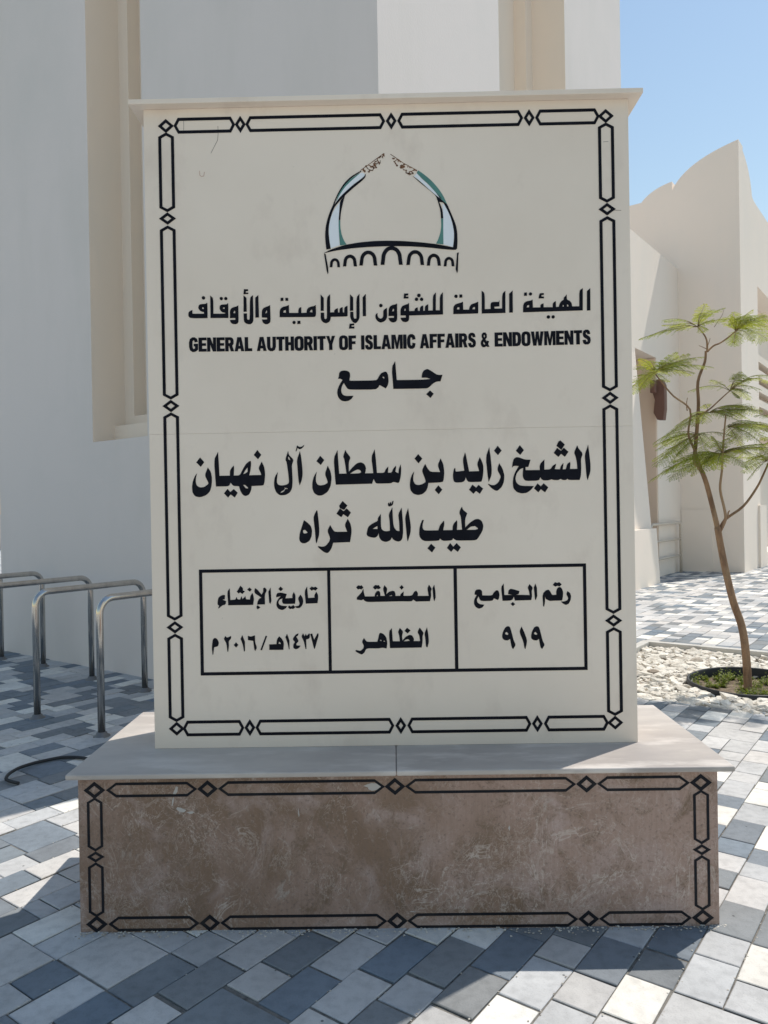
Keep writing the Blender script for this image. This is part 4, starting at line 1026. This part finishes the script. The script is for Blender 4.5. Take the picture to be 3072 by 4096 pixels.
# ================================================================== BIKE RACKS
HD = Vector((math.cos(R(56.2)), math.sin(R(56.2)), 0))
HLEN, HH2, HR, TR = .962, .925, .105, .0245
def make_rack():
    root = empty("bike_rack", (0, 0, 0))
    bm = bmesh.new()
    pts = [Vector((0, 0, 0)), Vector((0, 0, HH2 - HR))]
    pts += [Vector((HR - HR * math.cos(t), 0, HH2 - HR + HR * math.sin(t))) for t in [k * math.pi / 16 for k in range(1, 9)]]
    pts += [Vector((HLEN - HR + HR * math.sin(t), 0, HH2 - HR + HR * math.cos(t))) for t in [k * math.pi / 16 for k in range(0, 9)]]
    pts += [Vector((HLEN, 0, 0))]
    tube(bm, pts, TR, 18)
    link("hoop", bm, M_STEEL, root, smooth=True)
    for x in (0, HLEN):
        bm = bmesh.new()
        prof = [(TR + .004, .03), (TR + .010, .026), (TR + .014, .012), (.052, .007), (.056, .001), (.056, -.004)]
        rings = [[bm.verts.new((x + r_ * math.cos(k * math.tau / 20), r_ * math.sin(k * math.tau / 20), z)) for k in range(20)] for r_, z in prof]
        for A_, B_ in zip(rings, rings[1:]):
            for k in range(20): bm.faces.new((A_[k], A_[(k + 1) % 20], B_[(k + 1) % 20], B_[k]))
        bm.faces.new(rings[0])
        link("base_flange", bm, M_STEEL2, root, smooth=True)
    return root
def copy_tree(o, parent=None):
    c = o.copy()
    COL.objects.link(c)
    if parent is not None: c.parent = parent
    for ch in list(o.children): copy_tree(ch, c)
    return c
rack0 = make_rack()
b2f = lambda x, y: Vector((x, y, 0)) - HD * HLEN
feet = [Vector((-1.982, 2.154, 0)), Vector((-2.64, 2.629, 0)), b2f(-2.744, 3.912), b2f(-3.466, 4.52), b2f(-4.084, 4.915)]
RL = ["stainless steel hoop bike rack nearest the sign, its far end hidden behind the sign",
      "stainless steel hoop bike rack, second from the sign, both legs in view",
      "stainless steel hoop bike rack, third from the sign, near leg out of frame",
      "stainless steel hoop bike rack, fourth from the sign, showing one far leg",
      "stainless steel hoop bike rack farthest from the sign, cut by the photo edge"]
for i, p in enumerate(feet):
    r_ = rack0 if i == 0 else copy_tree(rack0)
    r_.location = p
    r_.rotation_euler = (0, 0, R(56.2))
    tag(r_, RL[i], "bike rack", "steel hoop bike racks on the paving")

# ================================================================== HOSE
bm = bmesh.new()
hp = [(-2.095, 1.238), (-2.165, 1.271), (-2.189, 1.288), (-2.204, 1.36), (-2.199, 1.467), (-2.16, 1.57), (-2.101, 1.636), (-2.032, 1.674), (-1.924, 1.664), (-1.814, 1.601), (-1.70, 1.46), (-1.60, 1.25)]
def cr_spline(P, n=6):
    out = []
    for i in range(len(P) - 1):
        p0, p1, p2, p3 = P[max(i - 1, 0)], P[i], P[i + 1], P[min(i + 2, len(P) - 1)]
        for k in range(n):
            t = k / n
            out.append(tuple(.5 * (2 * b_ + (c_ - a_) * t + (2 * a_ - 5 * b_ + 4 * c_ - d_) * t * t + (3 * b_ - a_ - 3 * c_ + d_) * t ** 3) for a_, b_, c_, d_ in zip(p0, p1, p2, p3)))
    return out + [P[-1]]
tube(bm, [(x, y, .0135 + .014 * max(0, math.sin(i * .09)) ** 2) for i, (x, y) in enumerate(cr_spline(hp))], .0095, 10)
tag(link("hose", bm, M_RUBBER, smooth=True), "short curl of black hose lying on the paving left of the plinth", "hose")

# grit and dry litter along the plinth foot and in the paving joints
bm = bmesh.new()
lay = bm.verts.layers.float.new("tone")
rg0 = random.Random(31)
def bit(p, s, tone):
    r_ = bmesh.ops.create_icosphere(bm, subdivisions=1, radius=s)
    for v in r_['verts']:
        v.co = Vector((v.co.x * 1.3, v.co.y, v.co.z * .6)) * rg0.uniform(.8, 1.2) + p
        v[lay] = tone
for _ in range(420):
    x = rg0.uniform(-1.16, 1.16)
    bit(Vector((x, -S0 - abs(rg0.gauss(0, .02)) - .002, .002)), rg0.uniform(.0012, .0042), rg0.uniform(0, .7))
for k, n, b0, b1, t in PAV:
    p = W(CA0 + k * CW, rg0.uniform(b0, b1))
    if p.y > 1.5 or p.y < -2.9 or abs(p.x) > 3 or (abs(p.x) < 1.15 and -.25 < p.y < .54): continue
    for q in range(rg0.randint(0, 5)):
        bb = rg0.uniform(b0, b1)
        pp = W(CA0 + k * CW + rg0.gauss(0, .006), bb)
        if abs(pp.x) < 1.16 and -.25 < pp.y < .55: continue
        bit(Vector((pp.x, pp.y, .001)), rg0.uniform(.001, .0032), rg0.uniform(0, .6))
tag(link("grit", bm, M_STONE), "fine grit and dry litter lying in the paving joints", "grit", kind="stuff")

# ================================================================== PLANTING BED
bm = bmesh.new()
N = 34
gv = [[bm.verts.new(W(BA0 + (BA1 - BA0) * i / N, BB0 + (BB1 - BB0) * j / N, -.065 + random.uniform(-.012, .012))) for j in range(N + 1)] for i in range(N + 1)]
for i in range(N):
    for j in range(N):
        bm.faces.new((gv[i][j], gv[i + 1][j], gv[i + 1][j + 1], gv[i][j + 1]))
tag(link("bed_soil", bm, M_SOIL), kind="structure")
bm = bmesh.new()
KW = .09
wf = lambda a, b, z: W(a, b, z)
box(bm, BA0 - KW, BA1 + KW, BB1, BB1 + KW, -.15, .012, wf)
box(bm, BA0 - KW, BA0, BB0, BB1 - .001, -.15, .012, wf)
box(bm, BA1, BA1 + KW, BB0, BB1 - .001, -.15, .012, wf)
tag(link("bed_kerb", bm, M_KERB, bevel=.006), kind="structure")

RC, RR = Vector((2.93, 3.41, 0)), .47
def ico(bm, c, sx, sy, sz, rot, rg, tone, lay):
    m = Matrix.Translation(c) @ Matrix.Rotation(rot, 4, 'Z') @ Matrix.Rotation(rg.uniform(-.5, .5), 4, 'X') @ Matrix.Diagonal((sx, sy, sz, 1))
    r_ = bmesh.ops.create_icosphere(bm, subdivisions=1, radius=1.0)
    ph = [rg.uniform(0, 6) for _ in range(3)]
    for v in r_['verts']:
        k = 1 + .22 * math.sin(3.1 * v.co.x + ph[0]) + .2 * math.sin(3.7 * v.co.y + ph[1]) + rg.uniform(-.13, .13)
        v.co = v.co * k
        v.co.z = max(min(v.co.z, .72), -.8)
        v[lay] = tone
        v.co = m @ v.co
bm = bmesh.new()
lay = bm.verts.layers.float.new("tone")
rg = random.Random(21)
n = 0
pts = []
for _ in range(9000):
    a, b = rg.uniform(BA0 + .01, BA0 + 2.9), rg.uniform(BB0 - .015, BB1 - .01)
    p = W(a, b)
    d = (p - RC).length
    if d < RR + .02: continue
    s = rg.choice((.022, .028, .034, .04, .046, .056)) * rg.uniform(.8, 1.2)
    if any((p.x - q[0]) ** 2 + (p.y - q[1]) ** 2 < (.62 * (s + q[2])) ** 2 for q in pts[-900:]): continue
    pts.append((p.x, p.y, s))
    ico(bm, Vector((p.x, p.y, (-.028 if b < BB0 + .08 else -.04 if b < BB0 + 1.3 else -.058) + s * .3)), s * rg.uniform(.9, 1.5), s * rg.uniform(.8, 1.1), s * rg.uniform(.45, .75), rg.uniform(0, 6.3), rg, min(1, max(0, rg.gauss(.66, .32))), lay)
    n += 1
print("stones", n)
tag(link("rubble_gravel", bm, M_STONE), "white broken stone rubble covering the planting bed", "gravel", kind="stuff")

# black plastic tree ring
bm = bmesh.new()
prof = [(RR, -.09), (RR, .028), (RR - .006, .036), (RR - .018, .036), (RR - .022, .028), (RR - .022, -.09)]
ns = 56
rings = []
for k in range(ns):
    t = k * math.tau / ns
    wob = 1 + .02 * math.sin(2 * t + .6) + .008 * math.sin(5 * t)
    dz = -.012 + .016 * math.sin(t + .4)
    rings.append([bm.verts.new(RC + Vector((r_ * wob * math.cos(t), r_ * wob * math.sin(t), z + (dz if z > 0 else 0)))) for r_, z in prof])
for k in range(ns):
    A_, B_ = rings[k], rings[(k + 1) % ns]
    for i in range(len(prof) - 1): bm.faces.new((A_[i], A_[i + 1], B_[i + 1], B_[i]))
tag(link("tree_ring", bm, M_RUBBER, smooth=True), "round black plastic edging ring around the foot of the young tree", "edging")
# soil inside the ring with low weeds
bm = bmesh.new()
c0 = bm.verts.new(RC + Vector((0, 0, -.045)))
pr = None
lv = []
for rr in (.16, .32, RR - .03):
    lv.append([bm.verts.new(RC + Vector((rr * math.cos(k * math.tau / 30), rr * math.sin(k * math.tau / 30), -.05 + random.uniform(-.012, .012)))) for k in range(30)])
for k in range(30):
    bm.faces.new((c0, lv[0][k], lv[0][(k + 1) % 30]))
    for A_, B_ in zip(lv, lv[1:]): bm.faces.new((A_[k], A_[(k + 1) % 30], B_[(k + 1) % 30], B_[k]))
tag(link("ring_soil", bm, M_SOIL), kind="structure")
bm = bmesh.new()
lay = bm.verts.layers.float.new("tone")
def leaf(bm, p, d, n, L, w, tone, lay):
    s = d.cross(n).normalized()
    vs = [bm.verts.new(p), bm.verts.new(p + d * L * .5 + s * w), bm.verts.new(p + d * L), bm.verts.new(p + d * L * .5 - s * w)]
    for v in vs: v[lay] = tone
    bm.faces.new(vs)
rw = random.Random(9)
clump = [(rw.uniform(0, 6.3), RR * .92 * math.sqrt(rw.random()), rw.choice((.03, .04, .05, .06, .11)) * rw.uniform(.7, 1.2)) for _ in range(95)]
for t, rr, h in clump:
    base = RC + Vector((rr * math.cos(t), rr * math.sin(t), -.055))
    if rr * math.cos(t) < -.2 and rr * math.sin(t) < .02: continue
    for s in range(rw.randint(7, 13)):
        d = Vector((rw.uniform(-.8, .8), rw.uniform(-.8, .8), 1)).normalized()
        L = h * rw.uniform(.5, 1.1)
        for k in range(9):
            q = base + d * L * (k + 1) / 9 + Vector((rw.uniform(-.01, .01), rw.uniform(-.01, .01), 0))
            ld = Vector((rw.uniform(-1, 1), rw.uniform(-1, 1), rw.uniform(-.1, .6))).normalized()
            leaf(bm, q, ld, Vector((rw.uniform(-.4, .4), rw.uniform(-.4, .4), 1)).normalized(), rw.uniform(.014, .03), rw.uniform(.003, .006), rw.uniform(0, .45), lay)
tag(link("weeds", bm, M_LEAF), "low green weeds growing in the soil inside the black ring", "weeds", kind="stuff")

# ================================================================== YOUNG TREE
tree = empty("young_tree", (2.891, 3.318, -.03))
tag(tree, "young feathery leaved tree with a thin leaning tan trunk in the rubble bed", "tree")
TY = 3.318
def br(P, r0, r1, y0=0.0, y1=0.0):
    n = len(P)
    Q = cr_spline([(x, TY + y0 + (y1 - y0) * i / (n - 1), z) for i, (x, z) in enumerate(P)], 4)
    m = len(Q)
    return Q, [r0 + (r1 - r0) * i / (m - 1) for i in range(m)]
bm = bmesh.new()
Q, rad = br([(2.893, -.06), (2.891, 0), (2.876, .284), (2.846, .493), (2.783, .684), (2.73, .913), (2.695, 1.093), (2.662, 1.30)], .034, .026)
rad[0] = .04
tube(bm, Q, rad, 12)
for P, a, b, y1 in (([(2.662, 1.29), (2.65, 1.36), (2.58, 1.66), (2.53, 1.79), (2.49, 1.85), (2.51, 2.07), (2.53, 2.31), (2.53, 2.5), (2.59, 2.66), (2.60, 2.75)], .022, .009, .03),):
    Q, rad = br(P, a, b, 0, y1)
    tube(bm, Q, rad, 10)
link("trunk", bm, M_BARK, tree, smooth=True)
LIMB = [
 ([(2.668, 1.24), (2.72, 1.36), (2.71, 1.44), (2.67, 1.61), (2.68, 1.76), (2.68, 1.88), (2.69, 2.06), (2.70, 2.21)], .016, .007, -.10),
 ([(2.668, 1.25), (2.73, 1.36), (2.89, 1.47), (3.01, 1.62), (3.07, 1.72), (3.15, 1.87), (3.25, 2.0)], .015, .007, .10),
 ([(2.55, 1.75), (2.47, 1.95), (2.42, 2.07), (2.43, 2.26), (2.29, 2.37), (2.19, 2.48), (2.13, 2.55)], .012, .006, -.12),
 ([(3.25, 2.0), (3.5, 2.1), (3.75, 2.16), (3.95, 2.25)], .007, .004, .0),
 ([(2.52, 2.22), (2.62, 2.27), (2.72, 2.35), (2.82, 2.43), (2.92, 2.50)], .009, .004, .12),
 ([(2.60, 2.74), (2.59, 2.82), (2.56, 2.87), (2.50, 2.93)], .010, .005, -.06),
 ([(2.60, 2.74), (2.66, 2.79), (2.73, 2.82), (2.83, 2.89), (2.89, 2.94)], .010, .005, .08),
 ([(2.43, 2.26), (2.43, 2.31), (2.445, 2.37)], .006, .003, .03),
 ([(2.545, 2.78), (2.60, 2.76)][::-1] + [(2.52, 2.785)], .004, .002, -.03),
 ([(2.605, 2.79), (2.62, 2.83), (2.625, 2.85)], .004, .002, .0),
 ([(2.66, 2.94), (2.73, 3.03), (2.765, 3.10)], .003, .0015, .05),
 ([(2.75, 1.38), (2.745, 1.42), (2.75, 1.435)], .008, .006, -.03),
 ([(2.66, 1.33), (2.62, 1.40), (2.605, 1.44)], .005, .003, -.02),
]
bm = bmesh.new()
for P, a, b, y1 in LIMB:
    Q, rad = br(P, a * .85, b * .85, 0.0, y1)
    tube(bm, Q, rad, 7)
rach = bm
FR= [(2.5, 2.93, 2.17, 2.9), (2.5, 2.93, 2.27, 2.98), (2.5, 2.93, 2.29, 3.01), (2.5, 2.93, 2.45, 3.04), (2.5, 2.93, 2.65, 3.04), (2.5, 2.93, 2.66, 2.99), (2.5, 2.93, 2.55, 2.89), (2.5, 2.93, 2.31, 2.89), (2.87, 2.92, 2.75, 3.02), (2.87, 2.92, 2.91, 3.04), (2.87, 2.92, 3.08, 3.02), (2.87, 2.92, 3.12, 2.95), (2.87, 2.92, 2.92, 2.86), (2.87, 2.92, 3.09, 2.88), (2.87, 2.92, 2.66, 2.97), (2.87, 2.92, 2.8, 3.0), (2.13, 2.55, 1.98, 2.65), (2.13, 2.55, 2.32, 2.66), (2.13, 2.55, 2.53, 2.57), (2.13, 2.55, 1.98, 2.49), (2.13, 2.55, 1.97, 2.41), (2.13, 2.55, 2.29, 2.51), (2.82, 2.43, 2.58, 2.47), (2.82, 2.43, 2.79, 2.54), (2.82, 2.43, 2.98, 2.53), (2.82, 2.43, 3.02, 2.5), (2.82, 2.43, 3.08, 2.39), (2.82, 2.43, 2.62, 2.5), (2.82, 2.43, 2.86, 2.36), (2.61, 2.24, 2.51, 2.29), (2.61, 2.24, 2.96, 2.31), (2.61, 2.24, 3.07, 2.26), (2.61, 2.24, 3.03, 2.22), (2.61, 2.24, 2.86, 2.23), (2.61, 2.24, 2.77, 2.16), (2.61, 2.24, 2.23, 2.02), (2.61, 2.24, 2.38, 2.15), (2.53, 2.06, 2.2, 1.95), (2.53, 2.06, 2.18, 1.87), (2.53, 2.06, 2.24, 2.0), (2.53, 2.06, 2.38, 1.9), (2.53, 2.06, 2.78, 2.03), (2.68, 1.89, 2.16, 1.76), (2.68, 1.89, 2.21, 1.7), (2.68, 1.89, 2.48, 1.77), (2.68, 1.89, 2.74, 2.02), (2.68, 1.89, 2.78, 1.78), (2.68, 1.89, 2.46, 1.75), (2.68, 1.89, 2.38, 1.85), (2.68, 1.89, 2.93, 1.93), (2.68, 1.89, 3.08, 1.89), (2.68, 1.89, 3.07, 1.98), (2.68, 1.89, 2.58, 2.03), (2.72, 2.11, 3.07, 2.09), (2.72, 2.11, 3.11, 2.02), (2.72, 2.11, 2.93, 1.99), (2.72, 2.11, 3.08, 2.06), (3.11, 1.84, 2.97, 1.93), (3.11, 1.84, 2.91, 1.87), (3.11, 1.84, 3.18, 1.94), (3.11, 1.84, 3.04, 1.76)]
FR += [(2.13, 2.55, 1.99, 2.60), (2.13, 2.55, 2.06, 2.66), (2.13, 2.55, 2.42, 2.63), (2.13, 2.55, 2.0, 2.45), (2.13, 2.55, 2.22, 2.67), (2.13, 2.55, 2.45, 2.55)]
FR += [(3.25, 2.0, 3.0, 2.02), (3.25, 2.0, 3.5, 2.1), (3.25, 2.0, 3.55, 1.95), (3.25, 2.0, 3.3, 2.15), (2.92, 2.5, 3.25, 2.5), (2.89, 2.94, 3.25, 2.9), (2.89, 2.94, 3.2, 3.02), (3.15, 1.87, 3.45, 1.8)] + [(3.95, 2.25, 3.95 + .5 * math.cos(k), 2.25 + .16 * math.sin(k * 1.7)) for k in range(9)] + [(3.5, 2.1, 3.5 + .5 * math.cos(k + .5), 2.1 + .15 * math.sin(k * 2.3)) for k in range(7)]
BY = {(2.5, 2.93): -.06, (2.87, 2.92): .077, (2.13, 2.55): -.12, (2.82, 2.43): .09, (2.61, 2.24): .02, (2.53, 2.06): .015, (2.68, 1.89): -.07, (2.72, 2.11): -.09, (3.11, 1.84): .08, (3.25, 2.0): .10, (2.92, 2.5): .12, (2.89, 2.94): .08, (3.15, 1.87): .085, (3.95, 2.25): .0, (3.5, 2.1): .0}
bm = bmesh.new()
lay = bm.verts.layers.float.new("tone")
rt_ = random.Random(4)
def frond(x0, z0, x1, z1, y0, y1, tone):
    p0, p1 = Vector((x0, y0, z0)), Vector((x1, y1, z1))
    L = (p1 - p0).length
    lift = L * rt_.uniform(.05, .16)
    def P(t): return p0.lerp(p1, t) + Vector((0, 0, lift * 4 * t * (1 - t) * (1 - .35 * t)))
    tube(rach, [P(k / 8) for k in range(9)], [.0028 - .0002 * k for k in range(9)], 5, mat=1)
    ax = (p1 - p0).normalized()
    side = ax.cross(Vector((0, 0, 1)))
    side = (side if side.length > .05 else Vector((1, 0, 0))).normalized()
    roll = rt_.uniform(-.35, .35)
    t0 = rt_.uniform(.08, .42)
    npn = max(8, int(L * (1 - t0) / .019))
    for i in range(npn):
        t = t0 + (1 - t0) * i / (npn - 1)
        base = P(t)
        tl = (P(min(1, t + .03)) - P(max(0, t - .03))).normalized()
        pl_ = L * .25 * (math.sin(math.pi * min(1, (t - t0) / (1 - t0) * .78 + .18)) ** .7) * rt_.uniform(.8, 1.1)
        pl_ = min(pl_, .105)
        for s in (-1, 1):
            sd = (side * s * math.cos(roll) + Vector((0, 0, 1)) * s * math.sin(roll))
            d = (sd * .86 + tl * .5 + Vector((0, 0, rt_.uniform(-.30, -.02)))).normalized()
            nl = max(5, int(pl_ / .0070))
            droop = rt_.uniform(.1, .5)
            tn = min(1, max(0, tone + rt_.uniform(-.14, .14)))
            nrm = d.cross(tl).normalized()
            if nrm.z < 0: nrm = -nrm
            for k in range(nl):
                f = (k + .6) / nl
                q = base + d * pl_ * f + Vector((0, 0, -droop * pl_ * f * f * .5))
                ll = .0140 * (1 - .5 * f) * rt_.uniform(.8, 1.25)
                for s2 in (-1, 1):
                    ld = (tl * s2 * .8 + d * .55 + Vector((0, 0, rt_.uniform(-.25, .15)))).normalized()
                    leaf(bm, q, ld, (nrm + Vector((rt_.uniform(-.3, .3), rt_.uniform(-.3, .3), 0))).normalized(), ll, .0030, tn, lay)
FR += [(x0, z0, x1 + rt_.uniform(-.09, .09), z1 + rt_.uniform(-.07, .07)) for x0, z0, x1, z1 in FR if (z0 < 2.3 and x0 < 3.2) or rt_.random() < .35]
for i, (x0, z0, x1, z1) in enumerate(FR):
    top_ = z1 > 2.38
    y0 = TY + BY[(x0, z0)]
    dx = abs(x1 - x0)
    y1 = y0 + rt_.choice((-1, 1)) * rt_.uniform(.05, .28)
    frond(x0, z0, x1, z1, y0, y1, rt_.uniform(.35, .95) if top_ else rt_.uniform(.15, .8))
    # companions that lean towards or away from the viewer
    if rt_.random() < .4:
        y2 = y0 + rt_.choice((-1, 1)) * rt_.uniform(.22, .40)
        frond(x0, z0, x0 + (x1 - x0) * rt_.uniform(.2, .6), z0 + (z1 - z0) * rt_.uniform(.3, 1.0), y0, y2, rt_.uniform(.15, .8))
link("crown", bm, M_LEAF, tree)
link("branches", rach, [M_BARK, M_TWIG], tree, smooth=True)
